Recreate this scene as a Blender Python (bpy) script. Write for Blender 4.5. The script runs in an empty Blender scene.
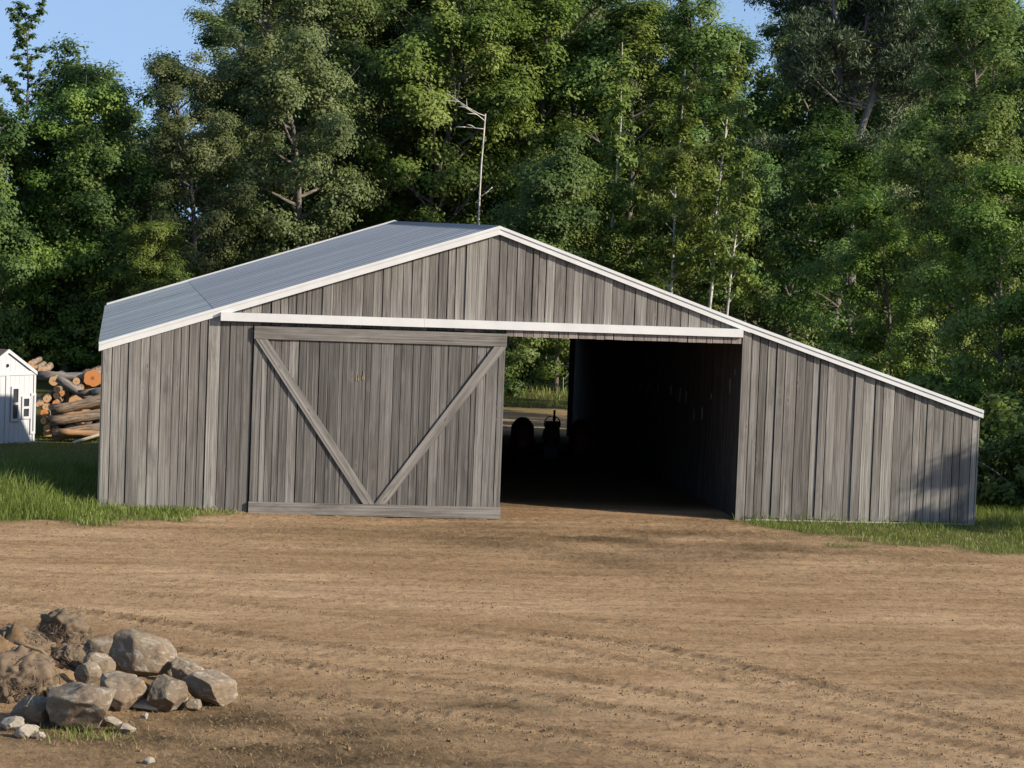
import bpy, math, random
import numpy as np
from mathutils import Vector, Matrix

random.seed(7)
rng = np.random.default_rng(11)
scene = bpy.context.scene
col = scene.collection
R = math.radians

# ------------------------------------------------------------------ camera numbers
CAM = np.array([0.274, -53.9915, 5.7359])
FPX, YAW, PITCH, ROLL = 2763.6, 0.1423, -0.0576, 0.0376
_F = np.array([math.sin(YAW)*math.cos(PITCH), math.cos(YAW)*math.cos(PITCH), math.sin(PITCH)])
_R = np.array([math.cos(YAW), -math.sin(YAW), 0.0])
_U = np.cross(_R, _F)

def _ray(px, py):
    a, b = px-512, py-384
    c, s = math.cos(ROLL), math.sin(ROLL)
    return _F*FPX + _R*(c*a+s*b) - _U*(-s*a+c*b)
def atY(px, py, Y):
    d = _ray(px, py); return CAM + d*((Y-CAM[1])/d[1])
def atz(px, py, z=0.0):
    d = _ray(px, py); return CAM + d*((z-CAM[2])/d[2])

# ------------------------------------------------------------------ generic helpers
def link(o, parent=None):
    col.objects.link(o)
    if parent is not None: o.parent = parent
    return o
def tag(o, label=None, cat=None, group=None, kind=None):
    if label: o['label'] = label
    if cat: o['category'] = cat
    if group: o['group'] = group
    if kind: o['kind'] = kind
    return o
def empty(name, loc=(0, 0, 0), rz=0.0):
    o = bpy.data.objects.new(name, None); col.objects.link(o)
    o.empty_display_size = 0.2
    o.location = loc; o.rotation_euler = (0, 0, rz)
    return o
def mesh_np(name, v, loops, totals, attrs=None, uv=None, mat=None, smooth=False, parent=None):
    """v (n,3); loops flat vertex ids; totals per face"""
    me = bpy.data.meshes.new(name)
    v = np.asarray(v, np.float32); loops = np.asarray(loops, np.int32); totals = np.asarray(totals, np.int32)
    me.vertices.add(len(v)); me.vertices.foreach_set('co', v.ravel())
    me.loops.add(len(loops)); me.loops.foreach_set('vertex_index', loops)
    me.polygons.add(len(totals))
    starts = np.concatenate([[0], np.cumsum(totals)[:-1]]).astype(np.int32)
    me.polygons.foreach_set('loop_start', starts)
    if smooth: me.polygons.foreach_set('use_smooth', np.ones(len(totals), bool))
    if uv is not None:
        l = me.uv_layers.new(name='UVMap'); l.data.foreach_set('uv', np.asarray(uv, np.float32).ravel())
    for k, (dom, arr) in (attrs or {}).items():
        a = me.attributes.new(k, 'FLOAT', dom); a.data.foreach_set('value', np.asarray(arr, np.float32))
    me.update(calc_edges=True); me.validate()
    for m in (mat if isinstance(mat, (list, tuple)) else [mat]):
        if m: me.materials.append(m)
    o = bpy.data.objects.new(name, me); link(o, parent)
    return o
def copy_tree(o, parent=None):
    c = o.copy(); col.objects.link(c)
    if parent is not None: c.parent = parent
    for ch in list(o.children): copy_tree(ch, c)
    return c

class MB:
    """collects boxes / prisms / tubes into one mesh; per-face rnd and uv (u across, v along grain)"""
    def __init__(s): s.v=[]; s.l=[]; s.t=[]; s.uv=[]; s.r=[]; s.x=[]
    def face(s, pts, uvs, rnd, ex=0.0):
        n=len(s.v); s.v += [tuple(p) for p in pts]; s.l += range(n, n+len(pts)); s.t.append(len(pts)); s.uv += list(uvs); s.r.append(rnd); s.x.append(ex)
    def hexa(s, b, t, rnd=None, ex=0.0, grain=None):
        """b: 4 bottom pts CCW seen from top, t: 4 top pts. grain: vector of the plank's length"""
        if rnd is None: rnd = random.random()
        P=[np.array(p, float) for p in list(b)+list(t)]
        c=sum(P)/8
        if grain is None:
            g=sum(P[4:])/4-sum(P[:4])/4
        else: g=np.array(grain, float)
        g=g/np.linalg.norm(g)
        for f in ((3,2,1,0),(4,5,6,7),(0,1,5,4),(1,2,6,5),(2,3,7,6),(3,0,4,7)):
            pts=[P[i] for i in f]
            nrm=np.cross(pts[1]-pts[0], pts[2]-pts[0]); ln=np.linalg.norm(nrm)
            if ln<1e-9: continue
            nrm/=ln
            a=np.cross(nrm,g); la=np.linalg.norm(a)
            if la<.3:
                a=np.cross(nrm,(0.3,.5,.8)); a/=np.linalg.norm(a); gg=np.cross(nrm,a)
                uvs=[(float(p@a)*1.0, float(p@gg)) for p in pts]
            else:
                a/=la; uvs=[(float((p-c)@a)+rnd*37.0, float((p-c)@g)+rnd*91.0) for p in pts]
            s.face(pts, uvs, rnd, ex)
    def box(s, lo, hi, rnd=None, ex=0.0, grain=None, jit=0.0):
        x0,y0,z0=lo; x1,y1,z1=hi
        j=lambda: random.uniform(-jit,jit)
        b=[(x0+j(),y0,z0+j()),(x1+j(),y0,z0+j()),(x1,y1,z0),(x0,y1,z0)]
        t=[(x0+j(),y0,z1+j()),(x1+j(),y0,z1+j()),(x1,y1,z1),(x0,y1,z1)]
        if grain is None:
            d=[x1-x0,y1-y0,z1-z0]; k=d.index(max(d)); grain=[0,0,0]; grain[k]=1
        s.hexa(b,t,rnd,ex,grain)
    def bar(s, a, b, w, d, up=(0,-1,0), rnd=None, ex=0.0):
        """bar from a to b, width w in the plane perpendicular to up, thickness d along up"""
        a=np.array(a,float); b=np.array(b,float); g=b-a; g/=np.linalg.norm(g)
        u=np.array(up,float); u-=g*(u@g); u/=np.linalg.norm(u); k=np.cross(g,u)
        q=lambda p:[p-k*w/2-u*d/2, p+k*w/2-u*d/2, p+k*w/2+u*d/2, p-k*w/2+u*d/2]
        s.hexa(q(a),q(b),rnd,ex,g)
    def tube(s, pts, rad, n=8, rnd=None, cap=True):
        if rnd is None: rnd=random.random()
        v,l,t,uv=tube_np(np.array(pts,float), rad, n, cap)
        o=len(s.v); s.v+=[tuple(p) for p in v]; s.l+=[int(i)+o for i in l]; s.t+=list(t); s.uv+=[tuple(q) for q in uv]; s.r+=[rnd]*len(t); s.x+=[0.0]*len(t)
    def build(s, name, mat, parent=None, smooth=False):
        return mesh_np(name, s.v, s.l, s.t, {'rnd':('FACE',s.r),'ex':('FACE',s.x)}, s.uv, mat, smooth, parent)

def tube_np(P, rad, n=6, cap=True):
    m=len(P); rad=np.broadcast_to(np.asarray(rad,float),(m,))
    T=np.gradient(P,axis=0); T/=np.linalg.norm(T,axis=1)[:,None]+1e-9
    ref=np.array([0.,0,1]) if abs(T[0,2])<.9 else np.array([1.,0,0])
    A=np.cross(T,ref); A/=np.linalg.norm(A,axis=1)[:,None]+1e-9
    B=np.cross(T,A)
    th=np.arange(n)*2*np.pi/n
    V=(P[:,None]+rad[:,None,None]*(A[:,None]*np.cos(th)[None,:,None]+B[:,None]*np.sin(th)[None,:,None])).reshape(-1,3)
    seg=np.concatenate([[0],np.cumsum(np.linalg.norm(np.diff(P,axis=0),axis=1))])
    i=np.arange(m-1)[:,None]*n; k=np.arange(n)[None]; k2=(k+1)%n
    q=np.stack([i+k,i+k2,i+n+k2,i+n+k],-1).reshape(-1,4)[:,::-1]
    loops=list(q.ravel()); tot=[4]*len(q)
    r0=float(rad.max()); c=2*np.pi*r0/n
    uu=np.stack([k*c+0*i,(k+1)*c+0*i,(k+1)*c+0*i,k*c+0*i],-1).reshape(-1,4)[:,::-1]
    s0=seg[:-1][:,None]+0*k; s1=seg[1:][:,None]+0*k
    vv=np.stack([s0,s0,s1,s1],-1).reshape(-1,4)[:,::-1]
    uv=list(map(tuple,np.stack([uu.ravel(),vv.ravel()],-1)))
    if cap:
        loops+=list(range(n)); tot.append(n); uv+=[(0,0)]*n
        loops+=list(range((m-1)*n,m*n))[::-1]; tot.append(n); uv+=[(0,0)]*n
    return V,loops,tot,uv

# numpy value noise
def _h(ix,iy,iz,seed):
    n=(ix*374761393+iy*668265263+iz*2147483647+seed*974634777)&0xffffffff
    n=((n^(n>>13))*1274126177)&0xffffffff
    n=n^(n>>16)
    return (n&0xffff)/32767.5-1.0
def vnoise(x,y,z=None,seed=0):
    x=np.asarray(x,float); y=np.asarray(y,float); z=np.zeros_like(x) if z is None else np.asarray(z,float)
    x0,y0,z0=np.floor(x).astype(np.int64),np.floor(y).astype(np.int64),np.floor(z).astype(np.int64)
    fx,fy,fz=x-x0,y-y0,z-z0
    s=lambda t:t*t*(3-2*t)
    fx,fy,fz=s(fx),s(fy),s(fz)
    out=0
    for dx in (0,1):
        for dy in (0,1):
            for dz in (0,1):
                w=(fx if dx else 1-fx)*(fy if dy else 1-fy)*(fz if dz else 1-fz)
                out=out+w*_h(x0+dx,y0+dy,z0+dz,seed)
    return out
def fbm(x,y,z=None,seed=0,oct=4):
    a=1.0; o=0; f=1.0
    for k in range(oct):
        o=o+a*vnoise(x*f,y*f,None if z is None else z*f,seed+k*17); a*=.5; f*=2.03
    return o
def sstep(a,b,x):
    t=np.clip((np.asarray(x,float)-a)/(b-a),0,1); return t*t*(3-2*t)

# ------------------------------------------------------------------ materials
def new_mat(name):
    m=bpy.data.materials.new(name); m.use_nodes=True; nt=m.node_tree
    for n in list(nt.nodes): nt.nodes.remove(n)
    out=nt.nodes.new('ShaderNodeOutputMaterial')
    return m,nt,out
class N:
    def __init__(s,nt): s.nt=nt
    def __call__(s,typ,**kw):
        n=s.nt.nodes.new(typ)
        ins=kw.pop('ins',{})
        for k,v in kw.items(): setattr(n,k,v)
        for k,v in ins.items():
            if isinstance(v,bpy.types.NodeSocket): s.nt.links.new(v,n.inputs[k])
            else: n.inputs[k].default_value=v
        return n
    def mix(s,fac,a,b,blend='MIX'):
        n=s.nt.nodes.new('ShaderNodeMix'); n.data_type='RGBA'; n.blend_type=blend
        for sock,v in ((n.inputs[0],fac),(n.inputs[6],a),(n.inputs[7],b)):
            if isinstance(v,bpy.types.NodeSocket): s.nt.links.new(v,sock)
            elif isinstance(v,(tuple,list)): sock.default_value=(*v[:3],1)
            else: sock.default_value=v
        return n.outputs[2]
    def math(s,op,a,b=None,clamp=False):
        n=s.nt.nodes.new('ShaderNodeMath'); n.operation=op; n.use_clamp=clamp
        for i,v in enumerate((a,b)):
            if v is None: continue
            if isinstance(v,bpy.types.NodeSocket): s.nt.links.new(v,n.inputs[i])
            else: n.inputs[i].default_value=v
        return n.outputs[0]
    def ramp(s,fac,stops,interp='LINEAR'):
        n=s.nt.nodes.new('ShaderNodeValToRGB'); n.color_ramp.interpolation=interp
        e=n.color_ramp.elements
        while len(e)<len(stops): e.new(.5)
        for k,(p,c) in enumerate(stops):
            e[k].position=p; e[k].color=(*c,1) if len(c)==3 else c
        s.nt.links.new(fac,n.inputs[0]); return n.outputs[0]
    def noise(s,vec,scale,detail=4,rough=.55,dist=0):
        n=s('ShaderNodeTexNoise',ins={'Scale':scale,'Detail':detail,'Roughness':rough,'Distortion':dist})
        if vec is not None: s.nt.links.new(vec,n.inputs['Vector'])
        return n.outputs['Fac']
    def mapping(s,vec,scale=(1,1,1),loc=(0,0,0),rot=(0,0,0)):
        n=s('ShaderNodeMapping',ins={'Scale':scale,'Location':loc,'Rotation':rot}); s.nt.links.new(vec,n.inputs['Vector']); return n.outputs[0]
    def attr(s,name):
        n=s('ShaderNodeAttribute'); n.attribute_name=name; return n.outputs['Fac']
    def bsdf(s,out,color,rough=.8,bump=None,bstr=.3,bdist=.01,spec=.3,metal=0.0):
        b=s('ShaderNodeBsdfPrincipled')
        for k,v in (('Base Color',color),('Roughness',rough),('Specular IOR Level',spec),('Metallic',metal)):
            if isinstance(v,bpy.types.NodeSocket): s.nt.links.new(v,b.inputs[k])
            elif k=='Base Color': b.inputs[k].default_value=(*v,1)
            else: b.inputs[k].default_value=v
        if bump is not None:
            bn=s('ShaderNodeBump',ins={'Strength':bstr,'Distance':bdist}); s.nt.links.new(bump,bn.inputs['Height']); s.nt.links.new(bn.outputs[0],b.inputs['Normal'])
        if out is not None: s.nt.links.new(b.outputs[0],out.inputs['Surface'])
        return b

def wood_mat(name, stops, streak=.55, spec=.2, dark=(.035,.032,.030), knot=True):
    m,nt,out=new_mat(name); n=N(nt)
    uv=n('ShaderNodeUVMap').outputs[0]; rnd=n.attr('rnd')
    base=n.ramp(rnd,stops)
    g1=n.noise(n.mapping(uv,(34,.42,1)),1.0,6,.68,.3)
    g2=n.noise(n.mapping(uv,(110,1.6,1)),1.0,4,.65)
    blot=n.noise(n.mapping(uv,(3.5,.55,1)),1.0,5,.65,.8)
    c=n.mix(n.ramp(g1,[(.34,(0,0,0)),(.66,(1,1,1))]),n.mix(.48,base,dark),n.mix(.20,base,(.58,.555,.51)))
    c=n.mix(n.math('MULTIPLY',n.ramp(g2,[(.5,(0,0,0)),(.72,(1,1,1))]),streak),c,dark)
    c=n.mix(n.math('MULTIPLY',n.ramp(blot,[(.48,(0,0,0)),(.74,(1,1,1))]),.72),c,(.058,.050,.042))
    ck=n.noise(n.mapping(uv,(62,.24,1),loc=(3.3,1.7,0)),1.0,5,.6,.2)
    c=n.mix(n.math('MULTIPLY',n.ramp(ck,[(.57,(0,0,0)),(.63,(1,1,1))]),.62),c,(.026,.023,.02))
    c=n.mix(n.math('MULTIPLY',n.ramp(ck,[(.34,(1,1,1)),(.41,(0,0,0))]),.36),c,(.40,.38,.345))
    if knot:
        vor=n('ShaderNodeTexVoronoi',ins={'Scale':1.0,'Randomness':1.0}); nt.links.new(n.mapping(uv,(5.5,2.0,1)),vor.inputs['Vector'])
        k=n.ramp(vor.outputs['Distance'],[(.0,(1,1,1)),(.07,(1,1,1)),(.13,(0,0,0))])
        halo=n.ramp(vor.outputs['Distance'],[(.08,(1,1,1)),(.34,(0,0,0))])
        sel=n.math('GREATER_THAN',n.ramp(vor.outputs['Color'],[(0,(0,0,0)),(1,(1,1,1))]),.60)
        sel=n.math('MULTIPLY',sel,n.ramp(g2,[(.3,(.3,.3,.3)),(.65,(1,1,1))]))
        c=n.mix(n.math('MULTIPLY',n.math('MULTIPLY',halo,sel),.3),c,(.30,.28,.255))
        c=n.mix(n.math('MULTIPLY',n.math('MULTIPLY',k,sel),.75),c,(.05,.042,.037))
    n.bsdf(out,c,.85,n.math('ADD',g1,n.math('MULTIPLY',g2,.5)),.5,.006,spec)
    return m
M={}
M['board']=wood_mat('weathered_board',[(0,(.062,.055,.046)),(.35,(.132,.120,.104)),(.7,(.200,.184,.161)),(1,(.31,.29,.255))])
M['door_board']=wood_mat('door_board',[(0,(.034,.031,.027)),(.4,(.068,.063,.056)),(.72,(.112,.105,.094)),(1,(.25,.237,.214))])
M['rail']=wood_mat('rail_board',[(0,(.155,.142,.124)),(1,(.235,.218,.193))],.4)
M['dark_board']=wood_mat('dark_board',[(0,(.065,.059,.051)),(1,(.125,.114,.10))],.4)
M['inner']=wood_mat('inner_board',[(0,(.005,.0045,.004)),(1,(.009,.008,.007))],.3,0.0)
M['slit_paint']=wood_mat('slit_light_paint',[(0,(.11,.10,.085)),(1,(.2,.18,.155))],.3,0.0)  # pale colour stands in for light leaking through the partition's slits
M['brown_board']=wood_mat('brown_board',[(0,(.20,.155,.135)),(1,(.33,.28,.25))],.5)

def simple(name,color,rough=.6,metal=0,spec=.4,nscale=6,namt=.15,bump=0):
    m,nt,out=new_mat(name); n=N(nt)
    oc=n('ShaderNodeTexCoord').outputs['Object']
    f=n.noise(oc,nscale,5,.6)
    c=n.mix(n.math('MULTIPLY',n.ramp(f,[(.35,(0,0,0)),(.7,(1,1,1))]),namt*2),color,tuple(x*.55 for x in color))
    n.bsdf(out,c,rough,f if bump else None,bump,.01,spec,metal)
    return m
M['tan_scrape']=simple('tan_scrape',(.27,.22,.15),.9,0,.1,30,.2)
M['white']=simple('white_trim',(.60,.60,.58),.55,0,.3,2.2,.13)
M['concrete']=simple('concrete',(.40,.385,.35),.9,0,.2,9,.2,.3)
M['rubber']=simple('tyre_rubber',(.010,.010,.011),.9,0,.1)
M['red_paint']=simple('dull_red_paint',(.035,.010,.008),.7,0,.2)
M['dark_metal']=simple('dark_metal',(.014,.014,.015),.7,0,.2)
M['glass']=simple('window_glass',(.03,.035,.04),.12,0,.6,3,.02)
M['shed_white']=simple('shed_white',(.44,.45,.465),.6,0,.3,2,.04)
M['shed_roof']=simple('shed_roof',(.13,.095,.085),.85,0,.2,12,.2)
M['plank_grey']=simple('grey_step',(.30,.29,.26),.85,0,.2,7,.25)

# roof sheet
def roof_mat():
    m,nt,out=new_mat('roof_sheet'); n=N(nt)
    uv=n('ShaderNodeUVMap').outputs[0]; ex=n.attr('ex')
    st=n.noise(n.mapping(uv,(11,.16,1)),1.0,6,.72,.2)
    st2=n.noise(n.mapping(uv,(1.3,.25,1)),1.0,3,.6,.6)
    sr=n.ramp(st,[(.32,(0,0,0)),(.68,(1,1,1))])
    a=n.mix(sr,(.15,.17,.20),(.33,.36,.40))
    b=n.mix(sr,(.19,.23,.245),(.36,.405,.425))
    c=n.mix(ex,a,b)
    sx=n('ShaderNodeSeparateXYZ'); nt.links.new(uv,sx.inputs[0])
    pn=n.math('DIVIDE',sx.outputs[0],.9); wn=n('ShaderNodeTexWhiteNoise',noise_dimensions='1D'); nt.links.new(n.math('FLOOR',pn),wn.inputs['W'])
    c=n.mix(n.math('MULTIPLY',wn.outputs['Value'],.42),c,(.12,.135,.155))
    c=n.mix(n.math('MULTIPLY',n.math('LESS_THAN',n.math('FRACT',pn),.09),.55),c,(.07,.08,.09))
    c=n.mix(n.math('MULTIPLY',n.math('LESS_THAN',n.math('FRACT',n.math('ADD',pn,.5)),.05),.35),c,(.42,.45,.48))
    dirt=n.math('MULTIPLY',n.ramp(st2,[(.56,(0,0,0)),(.74,(1,1,1))]),n.math('ADD',n.math('MULTIPLY',ex,.55),.2))
    c=n.mix(dirt,c,(.10,.10,.095))
    n.bsdf(out,c,n.math('ADD',n.math('MULTIPLY',st,.25),.33),None,0,0,.5,.35)
    return m
M['roof']=roof_mat()
M['seam']=simple('lap_seam',(.05,.052,.055),.7,0,.3,4,.2)
M['ridge']=simple('ridge_cap',(.055,.065,.08),.45,.3,.5,4,.1)

def ground_mat():
    m,nt,out=new_mat('ground_soil'); n=N(nt)
    oc=n('ShaderNodeTexCoord').outputs['Object']
    gr=n.attr('grass'); dk=n.attr('soil'); rt=n.attr('rut')
    big=n.noise(n.mapping(oc,(.10,.42,1),rot=(0,0,.14)),1.0,5,.6,.6)
    mid=n.noise(n.mapping(oc,(.45,2.1,1),rot=(0,0,.10)),1.0,8,.70,.3)
    fine=n.noise(n.mapping(oc,(6,11,6)),1.0,8,.78)
    grit=n.noise(oc,42,5,.75)
    c=n.mix(n.ramp(big,[(.36,(0,0,0)),(.62,(1,1,1))]),(.34,.216,.113),(.53,.362,.208))
    c=n.mix(n.math('MULTIPLY',n.ramp(mid,[(.45,(0,0,0)),(.64,(1,1,1))]),.52),c,(.235,.146,.077))
    c=n.mix(n.math('MULTIPLY',n.ramp(fine,[(.52,(0,0,0)),(.68,(1,1,1))]),.5),c,(.15,.094,.050))
    c=n.mix(n.math('MULTIPLY',n.ramp(grit,[(.60,(0,0,0)),(.74,(1,1,1))]),.45),c,(.40,.30,.19))
    fl=n.noise(n.mapping(oc,(15,6,10)),1.0,8,.72); fm=n.ramp(mid,[(.34,(.15,.15,.15)),(.62,(1,1,1))])
    c=n.mix(n.math('MULTIPLY',n.math('MULTIPLY',n.ramp(fl,[(.50,(0,0,0)),(.60,(1,1,1))]),fm),.62),c,(.12,.073,.038))
    c=n.mix(n.math('MULTIPLY',n.ramp(fl,[(.36,(1,1,1)),(.44,(0,0,0))]),.35),c,(.46,.33,.195))
    c=n.mix(n.math('MULTIPLY',dk,.92),c,n.mix(n.ramp(fl,[(.35,(0,0,0)),(.65,(1,1,1))]),(.135,.092,.050),(.042,.029,.017)))
    c=n.mix(n.math('MULTIPLY',n.attr('path'),.75),c,n.mix(fine,(.41,.280,.158),(.51,.358,.212)))
    c=n.mix(n.math('MULTIPLY',rt,n.ramp(fine,[(.36,(.25,.25,.25)),(.6,(.9,.9,.9))])),c,(.105,.066,.036))
    c=n.mix(n.math('MULTIPLY',n.attr('floor'),.85),c,(.06,.042,.028))  # floor colour darkened inward to deepen the interior's shade
    gcol=n.mix(fine,(.07,.075,.022),(.15,.14,.055))
    c=n.mix(gr,c,gcol)
    pebb=n.noise(oc,24,6,.8)
    h=n.math('ADD',n.math('MULTIPLY',pebb,.9),n.math('MULTIPLY',grit,.5))
    n.bsdf(out,c,.97,h,1.0,.05,.03)
    return m
M['ground']=ground_mat()

def leaf_mat(name,stops,trans=.36,tcol=None,objvar=.25):
    m,nt,out=new_mat(name); n=N(nt)
    rnd=n.attr('rnd'); oi=n('ShaderNodeObjectInfo').outputs['Random']
    c=n.ramp(rnd,stops)
    hs=n('ShaderNodeHueSaturation',ins={'Saturation':1.0})
    nt.links.new(n.math('ADD',n.math('MULTIPLY',n.math('SUBTRACT',oi,.5),.035),.5),hs.inputs['Hue'])
    nt.links.new(n.math('ADD',n.math('MULTIPLY',oi,objvar*2),1-objvar),hs.inputs['Value'])
    nt.links.new(c,hs.inputs['Color'])
    b=n.bsdf(None,hs.outputs[0],.55,spec=.25)
    t=n('ShaderNodeBsdfTranslucent')
    nt.links.new(n.mix(.35,hs.outputs[0],tcol or (.15,.23,.04)),t.inputs['Color'])
    mx=n('ShaderNodeMixShader',ins={0:trans}); nt.links.new(b.outputs[0],mx.inputs[1]); nt.links.new(t.outputs[0],mx.inputs[2])
    nt.links.new(mx.outputs[0],out.inputs['Surface'])
    return m
M['leaf']=leaf_mat('broad_leaf',[(0,(.050,.090,.024)),(.5,(.092,.150,.036)),(.85,(.140,.200,.048)),(1,(.205,.25,.075))])
M['leaf_olive']=leaf_mat('olive_leaf',[(0,(.075,.100,.038)),(.5,(.125,.158,.056)),(1,(.20,.228,.095))])
M['leaf_bright']=leaf_mat('bright_leaf',[(0,(.080,.130,.022)),(.5,(.135,.195,.034)),(1,(.22,.27,.062))])
M['needle']=leaf_mat('needle',[(0,(0.039,0.063,0.034)),(.6,(0.073,0.110,0.055)),(1,(0.122,0.165,0.079))],.15,(0.073,0.122,0.024))
M['grass']=leaf_mat('grass_blade',[(0,(.080,.112,.017)),(.5,(.142,.186,.032)),(.8,(.225,.25,.065)),(1,(.40,.35,.17))],.3,(.25,.32,.04),.0)
M['straw']=simple('dry_straw',(.30,.22,.115),.8,0,.2,3,.3)

def bark_mat(name,c0,c1,c2,sx=14,sy=3):
    m,nt,out=new_mat(name); n=N(nt)
    uv=n('ShaderNodeUVMap').outputs[0]
    a=n.noise(n.mapping(uv,(sx,sy,1)),1.0,5,.65,.5); b=n.noise(n.mapping(uv,(3,1.5,1)),1.0,3,.6)
    c=n.mix(n.ramp(a,[(.38,(0,0,0)),(.62,(1,1,1))]),c0,c1)
    c=n.mix(n.ramp(b,[(.52,(0,0,0)),(.68,(1,1,1))]),c,c2)
    n.bsdf(out,c,.9,a,.7,.03,.15)
    return m
M['bark']=bark_mat('grey_bark',(.07,.058,.048),(.20,.175,.15),(.12,.11,.085))
M['bark_pine']=bark_mat('pine_bark',(.11,.10,.09),(.26,.245,.225),(.17,.155,.14))
M['birch']=bark_mat('pale_bark',(.38,.355,.31),(.57,.54,.48),(.22,.20,.18),2,9)
M['dead_wood']=bark_mat('dead_wood',(.42,.39,.33),(.56,.52,.46),(.24,.21,.18),3,5)
M['log_bark']=bark_mat('log_bark',(.09,.064,.045),(.31,.235,.165),(.36,.235,.14),16,2.6)
M['log_grey']=bark_mat('log_grey_bark',(.09,.08,.07),(.24,.215,.19),(.15,.13,.11),16,2)
M['log_orange']=bark_mat('log_stripped',(.30,.15,.07),(.42,.25,.13),(.22,.16,.11),10,1.2)
M['log_pale']=bark_mat('log_pale_strip',(.50,.42,.30),(.62,.54,.40),(.35,.28,.2),10,1.2)
def end_mat(name,c0,c1):
    m,nt,out=new_mat(name); n=N(nt)
    uv=n('ShaderNodeUVMap').outputs[0]
    ln=n('ShaderNodeVectorMath',operation='LENGTH'); nt.links.new(uv,ln.inputs[0])
    r=ln.outputs['Value']
    nz=n.noise(uv,4,4,.6)
    rings=n.math('SINE',n.math('ADD',n.math('MULTIPLY',r,60),n.math('MULTIPLY',nz,5)))
    c=n.mix(n.math('ADD',n.math('MULTIPLY',rings,.2),n.math('MULTIPLY',nz,.6),True),c0,c1)
    c=n.mix(n.ramp(r,[(.0,(1,1,1)),(.16,(.7,.7,.7)),(.3,(0,0,0))]),c,tuple(x*.45 for x in c0))
    n.bsdf(out,c,.8,None,0,0,.2)
    return m
M['end_orange']=end_mat('cut_end_orange',(.55,.20,.06),(.62,.30,.11))
M['end_tan']=end_mat('cut_end_tan',(.52,.30,.15),(.64,.42,.24))

def rock_mat():
    m,nt,out=new_mat('boulder_stone'); n=N(nt)
    oc=n('ShaderNodeTexCoord').outputs['Object']; oi=n('ShaderNodeObjectInfo').outputs['Random']
    a=n.noise(oc,3.5,6,.6,.4); b=n.noise(oc,17,6,.7); d=n.noise(oc,1.6,3,.6)
    e=n.noise(n.mapping(oc,(6,9,12),rot=(.6,.5,0)),1.0,5,.6,.5)
    c=n.mix(a,(.14,.110,.076),(.225,.184,.134))
    c=n.mix(n.ramp(d,[(.42,(0,0,0)),(.62,(1,1,1))]),c,(.16,.118,.078))
    c=n.mix(n.math('MULTIPLY',n.ramp(e,[(.53,(0,0,0)),(.62,(1,1,1))]),.6),c,(.32,.285,.23))
    c=n.mix(n.math('MULTIPLY',n.ramp(b,[(.55,(0,0,0)),(.72,(1,1,1))]),.5),c,(.09,.068,.05))
    hs=n('ShaderNodeHueSaturation'); nt.links.new(c,hs.inputs['Color']); nt.links.new(n.math('ADD',n.math('MULTIPLY',oi,.35),.82),hs.inputs['Value'])
    n.bsdf(out,hs.outputs[0],.9,n.math('ADD',n.math('MULTIPLY',a,.8),b),.7,.03,.2)
    return m
M['rock']=rock_mat()
M['pale_rock']=simple('pale_stone',(.31,.27,.21),.9,0,.2,9,.3,.4)
M['clod']=simple('dark_clod',(.15,.112,.077),.97,0,.05,14,.3,.9)
M['root_soil']=simple('root_soil',(.165,.12,.08),.97,0,.1,10,.35,.8)
M['root']=simple('root_fibre',(.17,.128,.088),.9,0,.1,16,.3,.4)

# ------------------------------------------------------------------ world, sun, camera
SUN_AZ, SUN_EL = R(29), R(24.8)      # sun stands to the right, 29 deg in front of the barn's face
s_dir=Vector((math.cos(SUN_EL)*math.cos(SUN_AZ), -math.cos(SUN_EL)*math.sin(SUN_AZ), math.sin(SUN_EL)))
w=bpy.data.worlds.new('World'); scene.world=w; w.use_nodes=True
nt=w.node_tree
for n_ in list(nt.nodes): nt.nodes.remove(n_)
sky=nt.nodes.new('ShaderNodeTexSky'); sky.sky_type='NISHITA'; sky.sun_disc=False
sky.sun_elevation=SUN_EL; sky.sun_rotation=math.atan2(s_dir.x,s_dir.y); sky.altitude=200
sky.air_density=1.0; sky.dust_density=0.6; sky.ozone_density=.55
bg=nt.nodes.new('ShaderNodeBackground'); bg.inputs['Strength'].default_value=.16
tc=nt.nodes.new('ShaderNodeTexCoord'); va=nt.nodes.new('ShaderNodeVectorMath'); va.operation='MULTIPLY_ADD'
va.inputs[1].default_value=(1,1,.9); va.inputs[2].default_value=(0,0,.34); nt.links.new(tc.outputs['Generated'],va.inputs[0])
vn=nt.nodes.new('ShaderNodeVectorMath'); vn.operation='NORMALIZE'; nt.links.new(va.outputs[0],vn.inputs[0]); nt.links.new(vn.outputs[0],sky.inputs['Vector'])
wo=nt.nodes.new('ShaderNodeOutputWorld'); nt.links.new(sky.outputs[0],bg.inputs[0]); nt.links.new(bg.outputs[0],wo.inputs[0])
sl=bpy.data.lights.new('sun','SUN'); sl.energy=5.0; sl.angle=R(.55); sl.color=(1.0,.90,.76)
so=bpy.data.objects.new('sun',sl); col.objects.link(so); so.rotation_euler=s_dir.to_track_quat('Z','Y').to_euler(); so.location=(40,-30,40)
cd=bpy.data.cameras.new('camera'); co=bpy.data.objects.new('camera',cd); col.objects.link(co); scene.camera=co
cd.sensor_width=36; cd.lens=FPX*36/1024; cd.clip_start=.5; cd.clip_end=3000
c_,s_=math.cos(ROLL),math.sin(ROLL)
Rx=c_*_R-s_*(-_U)*1.0   # image right axis
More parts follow.
